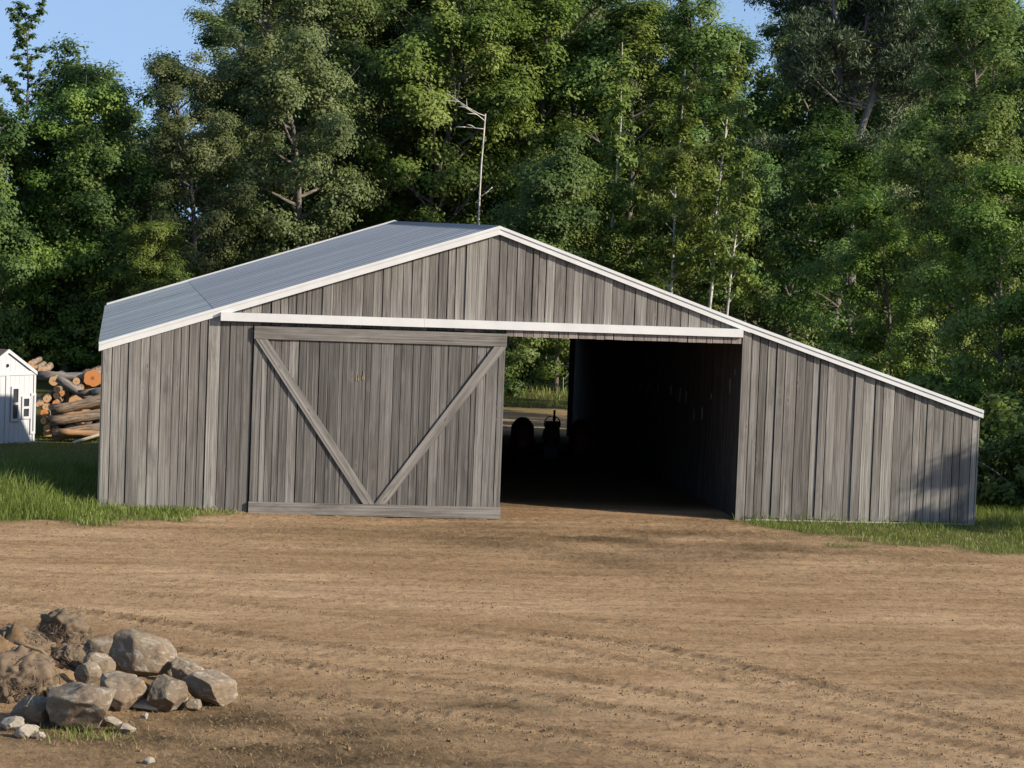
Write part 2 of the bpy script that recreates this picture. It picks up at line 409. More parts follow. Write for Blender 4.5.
# image x axis in world: pixel a increases -> R*c + (-U)*(-s)
ax=_R*c_+_U*s_; ay=-_R*s_+_U*c_
mat3=Matrix(((ax[0],ay[0],-_F[0]),(ax[1],ay[1],-_F[1]),(ax[2],ay[2],-_F[2])))
co.matrix_world=Matrix.Translation(Vector(CAM))@mat3.to_4x4()
vs=scene.view_settings; vs.view_transform='Standard'; vs.look='None'; vs.exposure=.66; vs.gamma=1; vs.use_curve_mapping=False

# ------------------------------------------------------------------ terrain
W,L=17.57,20.94
def terrain(x,y):
    x=np.asarray(x,float); y=np.asarray(y,float)
    drop=1.12*sstep(3,23,y)*(1-sstep(-1.,5.,x))*(1-.9*sstep(30,56,y))
    dip=.10*np.exp(-((x-6)/4.2)**2)*np.exp(-((y+.5)/2.5)**2)
    rise=.006*np.clip(y-60,0,400)
    und=.05*vnoise(x*.22,y*.22,None,5)*(1-np.exp(-((y)/6)**2)*((x>-1)&(x<19)))
    return -drop-dip+rise+und*.6
def yb_left(x):  return np.interp(x,[-6,-1.73,.04,2.66,3.2],[-5.6,-3.75,-2.6,-1.5,-.6])
def yb_right(x): return np.interp(x,[12.3,12.7,13.5,14.8,16.8,20,30],[-.3,-1.0,-3.0,-4.3,-5.2,-6.5,-9])
def grass_mask(x,y):
    nz=.7*fbm(x*.9,y*.9,None,31,4)
    a=sstep(-.8,1.3,(y-yb_left(x))+nz*1.5)*(x<3.4)*(1-sstep(2.2,3.0,x+nz*.5))
    b=sstep(-1.2,1.8,(y-yb_right(x))+nz*2.3)*sstep(12.3,12.9,x)
    c=sstep(31.5,33.5,y+nz)*(1-sstep(50,60,y)*.6)
    inside=(x>.1)&(x<W-.1)&(y>.1)&(y<L)
    back=(y>L)&(y<36)&(x>2)
    g=np.maximum(np.maximum(a,b),c)
    g=np.where(inside|(back&(c<.05)),0,g)
    g=np.where(back,c,g)
    return g
# tyre tracks (world polylines)
TR=[[(60,632),(175,650),(300,667),(500,692),(653,717),(832,740),(1000,772)],
    [(0,604),(150,622),(320,648),(500,671),(628,689),(807,717),(1023,757)],
    [(200,690),(330,700),(500,722),(640,748),(760,775)],
    [(520,632),(650,645),(786,678),(858,696),(920,712),(1030,738)],
    [(380,655),(520,660),(700,668),(860,690),(1030,720)],
    [(0,570),(200,583),(400,600),(600,622),(760,640),(900,652),(1030,668)],
    [(0,585),(250,605),(450,632),(600,655),(800,700),(1030,745)]]
TR=[np.array([atz(a,b)[:2] for a,b in t]) for t in TR]
def resample(P,d=.08):
    s=np.concatenate([[0],np.cumsum(np.linalg.norm(np.diff(P,axis=0),axis=1))])
    t=np.arange(0,s[-1],d)
    # smooth
    Q=np.stack([np.interp(t,s,P[:,0]),np.interp(t,s,P[:,1])],1)
    k=np.ones(25)/25
    for _ in range(2):
        E=np.pad(Q,((12,12),(0,0)),mode='reflect',reflect_type='odd')
        Q=np.stack([np.convolve(E[:,i],k,'valid') for i in (0,1)],1)
    return Q
TRs=[resample(t) for t in TR]
TRA=[1.0,.95,.85,.85,.55,.5,.65]
def rut_field(x,y):
    """height and darkness of the tracks, vectorised over flat arrays"""
    h=np.zeros_like(x); dk=np.zeros_like(x); pt=np.zeros_like(x)
    for P,A in zip(TRs,TRA):
        T=np.gradient(P,axis=0); T/=np.linalg.norm(T,axis=1)[:,None]
        lo,hi=P.min(0)-.6,P.max(0)+.6
        idx=np.where((x>lo[0])&(x<hi[0])&(y>lo[1])&(y<hi[1]))[0]
        for k in range(0,len(idx),20000):
            ii=idx[k:k+20000]
            D=(x[ii,None]-P[None,::3,0])**2+(y[ii,None]-P[None,::3,1])**2
            j=D.argmin(1)*3
            dx=x[ii]-P[j,0]; dy=y[ii]-P[j,1]
            s=j*.08+dx*T[j,0]+dy*T[j,1]; d=-dx*T[j,1]+dy*T[j,0]
            near=np.abs(d)<.6
            nz=vnoise(s*.7,d*2,None,77); nz2=vnoise(s*7,d*9,None,41)
            band=np.exp(-((d)/.17)**2)
            lug=np.sin(s*2*np.pi/.19+np.abs(d)*9)
            hh=-.034*band*(.7+.4*nz)+.032*np.exp(-((np.abs(d)-.28)/.10)**2)*(.55+.6*np.abs(nz2))*(.85+.3*nz)+.018*band*lug*(.6+.6*nz)
            h[ii]+=np.where(near,hh*A,0); pt[ii]=np.maximum(pt[ii],np.where(near,np.exp(-((d+.14)/.30)**2)*A*(.8+.4*nz),0)); dk[ii]=np.maximum(dk[ii],np.where(near,np.exp(-((d-.16)/.17)**2)*(.6+.45*nz2)*(.85+.3*nz)*A,0))
    return h,np.clip(dk,0,1),np.clip(pt,0,1)
def soil_mask(x,y):
    nz=fbm(x*.55,y*.8,None,63,4)
    p=atz(300,735)
    a=np.exp(-(((x-p[0]+.3)/2.6)**2+((y-p[1])/2.3)**2))*1.35
    q=atz(420,705); a=np.maximum(a,.85*np.exp(-(((x-q[0])/2.0)**2+((y-q[1])/.9)**2)))
    r=atz(960,690); a=np.maximum(a,.6*np.exp(-(((x-r[0])/1.0)**2+((y-r[1])/.8)**2)))
    d=atz(600,540); a=np.maximum(a,.75*np.exp(-(((x-d[0])/6)**2+((y-d[1])/4.0)**2)))
    d=atz(430,765); a=np.maximum(a,.8*np.exp(-(((x-d[0])/3.5)**2+((y-d[1])/1.2)**2)))
    return np.clip(a*(.75+.65*nz),0,1)
def micro(x,y):
    g=.010*fbm(x*.7,y*.9,None,3,2)+.011*vnoise(x*8.7,y*8.3,None,9)+.016*np.abs(vnoise(x*9,y*10,None,21))*sstep(-.2,.6,vnoise(x*.5,y*1.3,None,23))
    return g
def axis(lo,hi,step,far,grow=1.25,s0=None):
    a=[lo]; st=s0 or step
    b=list(np.arange(lo,hi+step/2,step))
    p=lo; st=step; left=[]
    while p>-far: st=min(st*grow,40); p-=st; left.append(p)
    p=b[-1]; st=step; right=[]
    while p<far: st=min(st*grow,40); p+=st; right.append(p)
    return np.array(left[::-1]+b+right)
gx=axis(-3.2,19.2,.052,900,1.22); gy=axis(-27.5,1.2,.056,900,1.18)
X,Y=np.meshgrid(gx,gy); xf,yf=X.ravel(),Y.ravel()
Z=terrain(xf,yf)
dense=((xf>-6)&(xf<24)&(yf>-30)&(yf<4)).astype(float)
rh,rd,rp=rut_field(xf,yf)
gm=grass_mask(xf,yf); sm=soil_mask(xf,yf)
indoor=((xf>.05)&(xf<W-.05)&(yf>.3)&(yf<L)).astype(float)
Z=Z+(rh+micro(xf,yf)*(1+.9*sm))*dense*(1-.7*indoor)*(1-.5*gm)
mnd=atz(18,706)
hp=np.exp(-(((xf-mnd[0]+.35)/1.15)**2+((yf-mnd[1]-1.7)/1.7)**2)); Z=Z+hp*(.50+.16*fbm(xf*3.5,yf*3.5,None,71,4)+.05*vnoise(xf*9,yf*9,None,72)); sm=np.maximum(sm,hp*.5)
nx,ny=len(gx),len(gy)
i0=(np.arange(ny-1)[:,None]*nx+np.arange(nx-1)[None]).ravel()
q=np.stack([i0,i0+1,i0+nx+1,i0+nx],1)
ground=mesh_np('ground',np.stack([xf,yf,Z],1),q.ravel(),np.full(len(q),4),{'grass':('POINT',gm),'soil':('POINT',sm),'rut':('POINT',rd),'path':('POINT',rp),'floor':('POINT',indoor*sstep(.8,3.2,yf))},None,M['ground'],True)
tag(ground,'bare brown dirt farmyard with tyre tracks, running to grass and the wood','ground',kind='structure')
def gz(x,y):
    """ground height at one point (bilinear from the sheet)"""
    i=int(np.clip(np.searchsorted(gx,x)-1,0,nx-2)); j=int(np.clip(np.searchsorted(gy,y)-1,0,ny-2))
    fx=(x-gx[i])/(gx[i+1]-gx[i]); fy=(y-gy[j])/(gy[j+1]-gy[j])
    z=Z.reshape(ny,nx)
    return float(z[j,i]*(1-fx)*(1-fy)+z[j,i+1]*fx*(1-fy)+z[j+1,i]*(1-fx)*fy+z[j+1,i+1]*fx*fy)
def gzv(x,y):
    i=np.clip(np.searchsorted(gx,x)-1,0,nx-2); j=np.clip(np.searchsorted(gy,y)-1,0,ny-2)
    fx=(x-gx[i])/(gx[i+1]-gx[i]); fy=(y-gy[j])/(gy[j+1]-gy[j]); z=Z.reshape(ny,nx)
    return z[j,i]*(1-fx)*(1-fy)+z[j,i+1]*fx*(1-fy)+z[j+1,i]*(1-fx)*fy+z[j+1,i+1]*fx*fy

# ------------------------------------------------------------------ barn
barn=empty('barn',(0,0,0))
tag(barn,'long weathered grey board barn with white trim, a metal roof and a sliding door','barn')
XP,ZP,ZE,ZR=7.63,5.70,3.17,2.34        # ridge and eaves (top of trim)
XB,ZB=12.75,3.925                      # slight break of the right slope
def rz(x):                             # top of trim line
    return float(np.interp(x,[-.085,XP,XB,W+.08],[ZE,ZP,ZB,ZR]))
TRIM=.165
def under(x): return rz(x)-.07
def plank_run(mb,x0,x1,zb,top,y=0.0,th=.025,wmin=.14,wmax=.25,gap=(.008,.020),dj=.014,ex=0.0,rshift=0.0,bj=.02):
    x=x0
    while x<x1-.02:
        wd=random.uniform(wmin,wmax)
        if random.random()<.12: wd*=.6
        e=min(x+wd,x1)
        if x1-e<.09: e=x1
        g=random.uniform(*gap); d=random.uniform(-dj,dj)
        ya=y-th+d; yb=y+d
        t0=top(x) if callable(top) else top; t1=top(e-g) if callable(top) else top
        b0=(zb(x) if callable(zb) else zb)+random.uniform(-bj,bj)
        tl=random.uniform(-.004,.004)
        b=[(x+tl,ya,b0),(e-g+tl,ya,b0),(e-g+tl,yb,b0),(x+tl,yb,b0)]
        t=[(x,ya,t0),(e-g,ya,t1),(e-g,yb,t1),(x,yb,t0)]
        mb.hexa(b,t,float(np.clip(random.gauss(.5,.33)+rshift,0,1)),ex,(0,0,1))
        x=e
XJ=12.62; ZT=3.832
# left of the door
mb=MB(); plank_run(mb,0.0,2.25,-.12,under,y=-.085,wmin=.15,wmax=.25,rshift=.24,dj=.010); mb.build('wall',M['board'],barn)
mb=MB(); plank_run(mb,2.255,2.875,-.09,3.66,y=-.105,wmin=.17,wmax=.27); mb.build('wall',M['dark_board'],barn)
mb=MB(); plank_run(mb,7.84,XJ-.04,3.535,3.70,y=-.135,wmin=.15,wmax=.25,bj=.004,rshift=.1,dj=.004); mb.build('lintel_board',M['brown_board'],barn)
mb=MB(); plank_run(mb,2.27,XJ-.06,3.60,under,wmin=.15,wmax=.25,y=-.004,bj=.012); mb.build('gable_wall',M['board'],barn)
mb=MB(); plank_run(mb,XJ+.005,XJ+.20,-.03,under,wmin=.19,wmax=.195,y=-.02); mb.build('jamb_board',M['rail'],barn)
mb=MB(); plank_run(mb,XJ+.205,W,.03,under,wmin=.14,wmax=.25,rshift=.06); mb.build('wall',M['board'],barn)
# hidden wall behind the sliding door's left half
mb=MB(); plank_run(mb,2.28,7.25,-.1,3.5,y=.0,wmin=.25,wmax=.35); mb.build('wall',M['dark_board'],barn)
# corner boards
mb=MB(); mb.box((-.028,-.105,-.25),(-.002,.11,3.05)); mb.build('corner_board',M['rail'],barn); mb=MB(); mb.box((W+.002,-.03,-.02),(W+.03,.12,2.24)); mb.build('corner_board',M['rail'],barn)
# rails behind the planks, dark inside
mb=MB()
for z in (.4,1.5,2.7):
    mb=MB(); mb.box((.06,.05,z),(2.2,.09,z+.14)); mb.build('girt',M['inner'],barn)
# side walls, partition, back wall
mb=MB()
y=0.12
while y<L-.05:
    e=min(y+random.uniform(.18,.27),L-.05); d=random.uniform(-.006,.006)
    mb.box((-.025+d,y,-1.35),(d,e-.006,3.05),grain=(0,0,1)); y=e
mb.build('wall',M['board'],barn)
mb=MB(); y=.12
while y<L-.05:
    e=min(y+random.uniform(.18,.27),L-.05); d=random.uniform(-.006,.006)
    mb.box((W-d-.025,y,-.05),(W-d,e-random.choice((.006,.008,.03)),2.22),grain=(0,0,1)); y=e
mb.build('wall',M['board'],barn)
# partition between the barn and its lean-to, pale strips coloured as daylight through slits
mb=MB(); y=.05
slits={}
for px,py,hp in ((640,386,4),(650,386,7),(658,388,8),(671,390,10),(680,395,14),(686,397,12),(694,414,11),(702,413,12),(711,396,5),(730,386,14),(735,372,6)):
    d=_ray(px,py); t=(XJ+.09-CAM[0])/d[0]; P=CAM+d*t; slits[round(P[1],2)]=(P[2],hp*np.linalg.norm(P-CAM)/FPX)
keys=sorted(k for k in slits if .4<k<L-.5)
edges=[.05]
for k in keys:
    while k-edges[-1]>.34: edges.append(edges[-1]+random.uniform(.2,.3))
    edges.append(k)
while L-.1-edges[-1]>.3: edges.append(edges[-1]+random.uniform(.2,.3))
edges.append(L-.1)
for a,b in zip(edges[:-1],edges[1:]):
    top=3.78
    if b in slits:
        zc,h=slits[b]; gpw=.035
        m2=MB(); m2.box((XJ+.07,b-gpw-.03,zc-h/2),(XJ+.089,b-.03,zc+h/2)); m2.build('slit_light_strip',M['slit_paint'],barn)
    if False:
        mb.box((XJ+.09,a,-.08),(XJ+.12,b-gpw,top),grain=(0,0,1))
        mb.box((XJ+.092,b-gpw,-.08),(XJ+.118,b,zc-h/2),grain=(0,0,1)); mb.box((XJ+.092,b-gpw,zc+h/2),(XJ+.118,b,top),grain=(0,0,1))
    else: mb.box((XJ+.09,a,-.08),(XJ+.12,b-.0005,top),grain=(0,0,1))
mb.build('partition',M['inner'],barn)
mb=MB()
x=0.02
BX0,BX1,BZ=10.4,12.50,3.2
while x<W-.03:
    e=min(x+random.uniform(.18,.26),W-.03)
    for s0,s1 in ((x,e),):
        if s1<=BX0 or s0>=BX1: mb.box((s0,L-.025,-1.3 if s0<5 else -.05),(s1-.004,L,under((s0+s1)/2)-.03),grain=(0,0,1))
        else: mb.box((s0,L-.025,BZ),(s1-.004,L,under((s0+s1)/2)-.03),grain=(0,0,1))
    x=e
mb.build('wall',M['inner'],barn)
# posts and roof beams inside
for y in (2.6,5.2,7.8,10.4,13,15.6,18.2):
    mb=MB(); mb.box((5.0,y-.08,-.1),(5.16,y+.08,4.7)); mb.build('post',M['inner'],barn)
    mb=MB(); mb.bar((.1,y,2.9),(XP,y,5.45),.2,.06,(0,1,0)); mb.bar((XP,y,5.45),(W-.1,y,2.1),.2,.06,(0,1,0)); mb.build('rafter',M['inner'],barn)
# foundation strips
mb=MB(); mb.box((XJ+.21,-.04,-.14),(W-.02,.02,.022),grain=(1,0,0)); mb.build('foundation',M['concrete'],barn); mb=MB(); mb.box((2.3,-.045,-.2),(2.86,.0,-.075),grain=(1,0,0)); mb.build('foundation',M['concrete'],barn)
# roof: ribbed sheets; upper and lower courses lap at the seam
def sheet(mb,p0,p1,y0,y1,off,ex):
    p0=np.array(p0); p1=np.array(p1); d=p1-p0; ln=np.linalg.norm(d); d/=ln
    nrm=np.array([-d[1],d[0]]); nrm = nrm if nrm[1]>0 else -nrm
    prof=[]; y=y0; step=.225
    while y<y1-.01:
        for dy,hh in ((0,0),(.085,0),(.098,.032),(.132,.032),(.145,0)):
            if y+dy<y1: prof.append((y+dy,hh))
        y+=step
    prof.append((y1,0))
    nseg=4
    for (ya,ha),(yb,hb) in zip(prof[:-1],prof[1:]):
        for k in range(nseg):
            a=p0+d*ln*k/nseg; b=p0+d*ln*(k+1)/nseg
            P=lambda q,y,h:(q[0]+nrm[0]*(h+off),y,q[1]+nrm[1]*(h+off))
            pts=[P(a,ya,ha),P(b,ya,ha),P(b,yb,hb),P(a,yb,hb)]
            vv=[ln*k/nseg,ln*(k+1)/nseg]
            uvs=[(ya,vv[0]),(ya,vv[1]),(yb,vv[1]),(yb,vv[0])]
            if d[0]>0: pts=[pts[0],pts[3],pts[2],pts[1]]; uvs=[uvs[0],uvs[3],uvs[2],uvs[1]]
            # outward facing up
            v1=np.array(pts[1])-np.array(pts[0]); v2=np.array(pts[2])-np.array(pts[0])
            if np.cross(v1,v2)[2]<0: pts=pts[::-1]; uvs=uvs[::-1]
            mb.face(pts,uvs,0.5,ex)
mb=MB()
XS=2.12
zl=lambda x:rz(x)-.045
sheet(mb,(-.09,zl(-.09)),(XS+.10,zl(XS+.10)),-.062,L+.10,0,1.0)
sheet(mb,(XS,zl(XS)),(XP,zl(XP)),-.062,L+.10,.012,0.0)
sheet(mb,(W+.10,zl(W+.08)-.01),(XB-.05,zl(XB-.05)),-.062,L+.10,0,0.0)
sheet(mb,(XB,zl(XB)),(XP,zl(XP)),-.062,L+.10,.012,0.0)
roof=mb.build('roof',M['roof'],barn)
mb=MB()
for sgn in (-1,1):
    a=.26
    k=(ZP-ZE)/XP if sgn<0 else .415
    mb.hexa([(XP+sgn*a,-.04,zl(XP)-k*a+.03),(XP,-.04,zl(XP)+.035),(XP,L+.1,zl(XP)+.035),(XP+sgn*a,L+.1,zl(XP)-k*a+.03)],
            [(XP+sgn*a,-.04,zl(XP)-k*a+.045),(XP,-.04,zl(XP)+.055),(XP,L+.1,zl(XP)+.055),(XP+sgn*a,L+.1,zl(XP)-k*a+.045)],.5,0,(0,1,0))
mb.build('ridge_cap',M['ridge'],roof)
mb=MB(); z=zl(XS); k=(ZP-ZE)/(XP+.05)
mb.hexa([(XS-.02,-.06,z-.02*k+.002),(XS+.012,-.06,z+.012*k+.002),(XS+.012,L+.1,z+.012*k+.002),(XS-.02,L+.1,z-.02*k+.002)],[(XS-.02,-.06,z-.02*k+.028),(XS+.012,-.06,z+.012*k+.028),(XS+.012,L+.1,z+.012*k+.028),(XS-.02,L+.1,z-.02*k+.028)],.5,0,(0,1,0)); mb.build('lap_seam',M['seam'],roof)
# lap seam trim, a dark edge where the sheets overlap
# rake trims front/back: white boards with a thin drip edge on top
def rake(x0,x1,y0,y1,name,drop=TRIM):
    mb=MB(); z0,z1=rz(x0),rz(x1)
    if y0>1: z0+=.035; z1+=.035
    mb.hexa([(x0,y0,z0-drop),(x1,y0,z1-drop),(x1,y1,z1-drop),(x0,y1,z0-drop)],[(x0,y0,z0),(x1,y0,z1),(x1,y1,z1),(x0,y1,z0)],.5,0,(x1-x0,0,z1-z0))
    f=.055 if y0<1 else .04
    yy0,yy1=(y0-.018,y0-.001) if y0<1 else (y1+.001,y1+.018)
    mb.hexa([(x0,yy0,z0-f),(x1,yy0,z1-f),(x1,yy1,z1-f),(x0,yy1,z0-f)],[(x0,yy0,z0+.004),(x1,yy0,z1+.004),(x1,yy1,z1+.004),(x0,yy1,z0+.004)],.5,0,(x1-x0,0,z1-z0))
    return mb.build(name,M['white'],barn)
rake(-.085,XP,-.15,-.113,'rake_trim',.17); rake(XP,XB,-.105,-.063,'rake_trim',.165); rake(XB,W+.08,-.105,-.063,'rake_trim',.155)
rake(-.05,XP,L+.101,L+.15,'rake_trim'); rake(XP,XB,L+.101,L+.15,'rake_trim'); rake(XB,W+.08,L+.101,L+.15,'rake_trim')
# the soffit strip between trim and wall
mb=MB()
for a,b in ((XP,XB),(XB,W)):
    z0,z1=rz(a)-.1,rz(b)-.1
    mb.hexa([(a,-.06,z0-.02),(b,-.06,z1-.02),(b,-.032,z1-.02),(a,-.032,z0-.02)],[(a,-.06,z0),(b,-.06,z1),(b,-.032,z1),(a,-.032,z0)],.4,0,(1,0,0))
mb.build('soffit',M['rail'],barn)
mb=MB(); a,b=-.04,XP; z0,z1=rz(a)-.05,rz(b)-.05
mb.hexa([(a,-.112,z0-.02),(b,-.112,z1-.02),(b,-.03,z1-.02),(a,-.03,z0-.02)],[(a,-.112,z0+.02),(b,-.112,z1+.02),(b,-.03,z1+.02),(a,-.03,z0+.02)],.4,0,(1,0,0)); mb.build('soffit',M['white'],barn)
# door track cover
mb=MB()
mb.box((2.235,-.235,ZT-.165),(6.20,-.212,ZT),.5,grain=(1,0,0)); mb.box((6.204,-.233,ZT-.163),(12.585,-.212,ZT-.002),.5,grain=(1,0,0))
mb.box((2.235,-.211,ZT-.03),(12.585,-.03,ZT-.004),.5,grain=(1,0,0)); mb.box((2.235,-.211,ZT-.165),(2.255,-.03,ZT-.031),.5,grain=(0,0,1)); mb.box((12.565,-.211,ZT-.165),(12.585,-.03,ZT-.031),.5,grain=(0,0,1))
mb.build('door_track_cover',M['white'],barn)
mb=MB(); mb.tube([(2.3,-.15,ZT-.10),(12.55,-.15,ZT-.10)],.03,8); mb.build('door_track',M['dark_metal'],barn)
# sliding door
DX0,DX1,DZ0,DZ1=2.90,7.835,-.075,3.585
mb=MB(); plank_run(mb,DX0,DX1,DZ0+.02,DZ1-.02,y=-.135,wmin=.13,wmax=.26,dj=.006,th=.028); door=mb.build('sliding_door',M['door_board'],barn)
mb=MB(); mb.box((DX0-.01,-.206,DZ1-.25),(DX1+.01,-.172,DZ1),.35,jit=.004); mb.build('rail',M['rail'],door)
mb=MB(); mb.box((DX0-.015,-.206,DZ0),(DX1+.012,-.172,DZ0+.23),.25,jit=.004); mb.build('rail',M['rail'],door)
zt_,zb_=DZ1-.255,DZ0+.235
def brace(xa,xb,wd):
    mb=MB(); mb.hexa([(xb-wd,-.204,zb_),(xb+wd,-.204,zb_),(xb+wd,-.172,zb_),(xb-wd,-.172,zb_)],[(xa-wd,-.204,zt_),(xa+wd,-.204,zt_),(xa+wd,-.172,zt_),(xa-wd,-.172,zt_)],random.uniform(.5,.8),0,(xa-xb,0,zt_-zb_))
    return mb.build('brace',M['rail'],door)
brace(DX0+.14,5.24,.118); brace(DX1-.11,5.46,.118)
# scraped pale marks on a door board
mb=MB()
p=atY(360,377,-.165); 
for dx,dz,h,wd in ((-.075,-.0,.17,.03),(-.03,-.02,.13,.02),(.045,-.005,.1,.02),(.075,.03,.19,.028)):
    x=p[0]+dx; z=p[2]+dz
    mb.hexa([(x-wd*.2,-.1745,z-h/2),(x+wd*.8,-.1745,z-h/2+.02),(x+wd*.8,-.168,z-h/2+.02),(x-wd*.2,-.168,z-h/2)],[(x-wd/2,-.1745,z+h/2),(x+wd*.1,-.1745,z+h/2-.03),(x+wd*.1,-.168,z+h/2-.03),(x-wd/2,-.168,z+h/2)],.9,0,(0,0,1))
mb.build('scrape_mark',M['tan_scrape'],door)

# ------------------------------------------------------------------ tractor inside the barn
tr=empty('tractor',(10.36,9.6,-.03),R(-10)); tag(tr,'old tractor parked in the dark barn, its rear wheel seen against the rear doorway','tractor')
def wheel(name,x,y,r,wd,rimr):
    mb=MB()
    prof=[(-wd/2,r*.86),(-wd/2*.8,r*.97),(-wd*.2,r),(wd*.2,r),(wd/2*.8,r*.97),(wd/2,r*.86),(wd/2,rimr),(-wd/2,rimr)]
    n=36
    for k in range(n):
        a,b=2*math.pi*k/n,2*math.pi*(k+1)/n
        for (x0,r0),(x1,r1) in zip(prof,prof[1:]+prof[:1]):
            lug=.025 if (k%2 and min(r0,r1)>r*.9) else 0
            pts=[(x+x0,y+(r0+lug)*math.cos(a),r+(r0+lug)*math.sin(a)),(x+x1,y+(r1+lug)*math.cos(a),r+(r1+lug)*math.sin(a)),(x+x1,y+(r1+lug)*math.cos(b),r+(r1+lug)*math.sin(b)),(x+x0,y+(r0+lug)*math.cos(b),r+(r0+lug)*math.sin(b))]
            mb.face(pts,[(0,0)]*4,.5)
    o=mb.build(name,M['rubber'],tr)
    m2=MB(); m2.tube([(x-wd*.25,y,r),(x+wd*.25,y,r)],rimr,24); m2.tube([(x-wd*.4,y,r),(x+wd*.4,y,r)],rimr*.35,12); m2.build('rim',M['red_paint'],o)
wheel('wheel',-.68,0,.60,.32,.34); wheel('wheel',.68,0,.60,.32,.34); wheel('wheel',-.5,1.75,.33,.17,.19); wheel('wheel',.5,1.75,.33,.17,.19)
for s in (-1,1):
    mb=MB(); nx_=8
    def q(t,u,dr):
        rr=.69-.20*abs(u)**2.4+dr
        return (s*.68+u*.26,-rr*math.cos(t),.60+rr*math.sin(t))
    for k in range(14):
        a,b=math.pi*(.02+.9*k/14),math.pi*(.02+.9*(k+1)/14)
        for m_ in range(nx_):
            u0,u1=-1+2*m_/nx_,-1+2*(m_+1)/nx_
            mb.hexa([q(a,u0,-.02),q(a,u1,-.02),q(b,u1,-.02),q(b,u0,-.02)],[q(a,u0,0),q(a,u1,0),q(b,u1,0),q(b,u0,0)],.5)
    mb.build('fender',M['red_paint'],tr)
mb=MB(); mb.hexa([(-.19,.75,.62),(.19,.75,.62),(.17,2.0,.60),(-.17,2.0,.60)],[(-.17,.75,1.17),(.17,.75,1.17),(.14,1.95,1.08),(-.14,1.95,1.08)],.5); mb.build('hood',M['red_paint'],tr)
mb=MB(); mb.box((-.16,-.35,.38),(.16,1.9,.62)); mb.tube([(-.6,0,.6),(.6,0,.6)],.1,12); mb.tube([(-.48,1.75,.33),(.48,1.75,.33)],.05,10); mb.box((-.5,.15,.50),(.5,.7,.53)); mb.build('chassis',M['dark_metal'],tr)
mb=MB(); mb.hexa([(-.22,-.2,.80),(.22,-.2,.80),(.2,.18,.78),(-.2,.18,.78)],[(-.22,-.22,.86),(.22,-.22,.86),(.2,.18,.84),(-.2,.18,.84)],.5); mb.hexa([(-.22,-.25,.86),(.22,-.25,.86),(.22,-.2,.86),(-.22,-.2,.86)],[(-.18,-.32,1.06),(.18,-.32,1.06),(.18,-.27,1.06),(-.18,-.27,1.06)],.5); mb.box((-.05,-.15,.6),(.05,.05,.8)); mb.build('seat',M['dark_metal'],tr)
mb=MB(); ring=[(.19*math.cos(t),.52+.06*math.sin(t),1.12+.18*math.sin(t)) for t in np.linspace(0,2*math.pi,25)]
mb.tube(ring,.015,6,cap=False); mb.tube([(0,.52,1.12),(0,.85,1.0)],.02,6); mb.tube([(-.19,.52,1.12),(.19,.52,1.12)],.01,6); mb.build('steering_wheel',M['dark_metal'],tr)
mb=MB(); mb.tube([(.03,1.25,1.0),(.03,1.25,1.40)],.026,8); mb.tube([(.03,1.25,1.16),(.03,1.25,1.26)],.04,8); mb.build('exhaust_pipe',M['dark_metal'],tr)

# ------------------------------------------------------------------ white shed
SH=atY(8.5,450,26.7); shp=(float(SH[0])-.10,26.7,-1.36)
shed=empty('shed',shp,R(50)); tag(shed,'small white garden shed with brown roof and sash windows left of the log pile','shed')
# local: gable face lies in the plane y=0, x across (+x to the right/back), body runs to +y
HW,EH,PH,DP=1.20,2.27,2.92,3.2
mb=MB()
mb.face([(-HW,0,0),(HW,0,0),(HW,0,EH),(0,0,PH),(-HW,0,EH)],[(-HW,0),(HW,0),(HW,EH),(0,PH),(-HW,EH)],.5)
mb.face([(HW,DP,0),(-HW,DP,0),(-HW,DP,EH),(0,DP,PH),(HW,DP,EH)],[(0,0)]*5,.5)
mb.face([(-HW,DP,0),(-HW,0,0),(-HW,0,EH),(-HW,DP,EH)],[(0,0)]*4,.5); mb.face([(HW,0,0),(HW,DP,0),(HW,DP,EH),(HW,0,EH)],[(0,0)]*4,.5)
k=0
for xx in np.arange(-HW+.15,HW,.2):   # thin vertical grooves of the siding as raised battens
    zt2=EH+(PH-EH)*(1-abs(xx)/HW)-.06
    mb.box((xx-.008,-.006,.02),(xx+.008,-.0005,zt2),.5,grain=(0,0,1))
mb.build('wall',M['shed_white'],shed)
mb=MB()
for s in (-1,1):
    o=.03; xe=s*(HW+o); ze=EH-(PH-EH)/HW*o
    mb.hexa([(xe,-.032,ze+.012),(0,-.032,PH+.012),(0,DP+.1,PH+.012),(xe,DP+.1,ze+.012)],[(xe,-.032,ze+.05),(0,-.032,PH+.05),(0,DP+.1,PH+.05),(xe,DP+.1,ze+.05)],.5,0,(0,1,0))
mb.build('roof',M['shed_roof'],shed)
mb=MB()
for s in (-1,1):
    o=.03; xe=s*(HW+o); ze=EH-(PH-EH)/HW*o
    mb.hexa([(xe,-.062,ze-.05),(0,-.062,PH-.05),(0,-.034,PH-.05),(xe,-.034,ze-.05)],[(xe,-.062,ze+.055),(0,-.062,PH+.055),(0,-.034,PH+.055),(xe,-.034,ze+.055)],.5,0,(1,0,0))
mb.box((-HW,-.03,EH-.06),(HW,-.008,EH+.05),.5); mb.box((-.06,-.031,0.05),(.06,-.008,EH-.062),.5); mb.box((HW-.07,-.03,0.05),(HW+.015,-.008,EH-.062),.5)
mb.build('trim',M['shed_white'],shed)
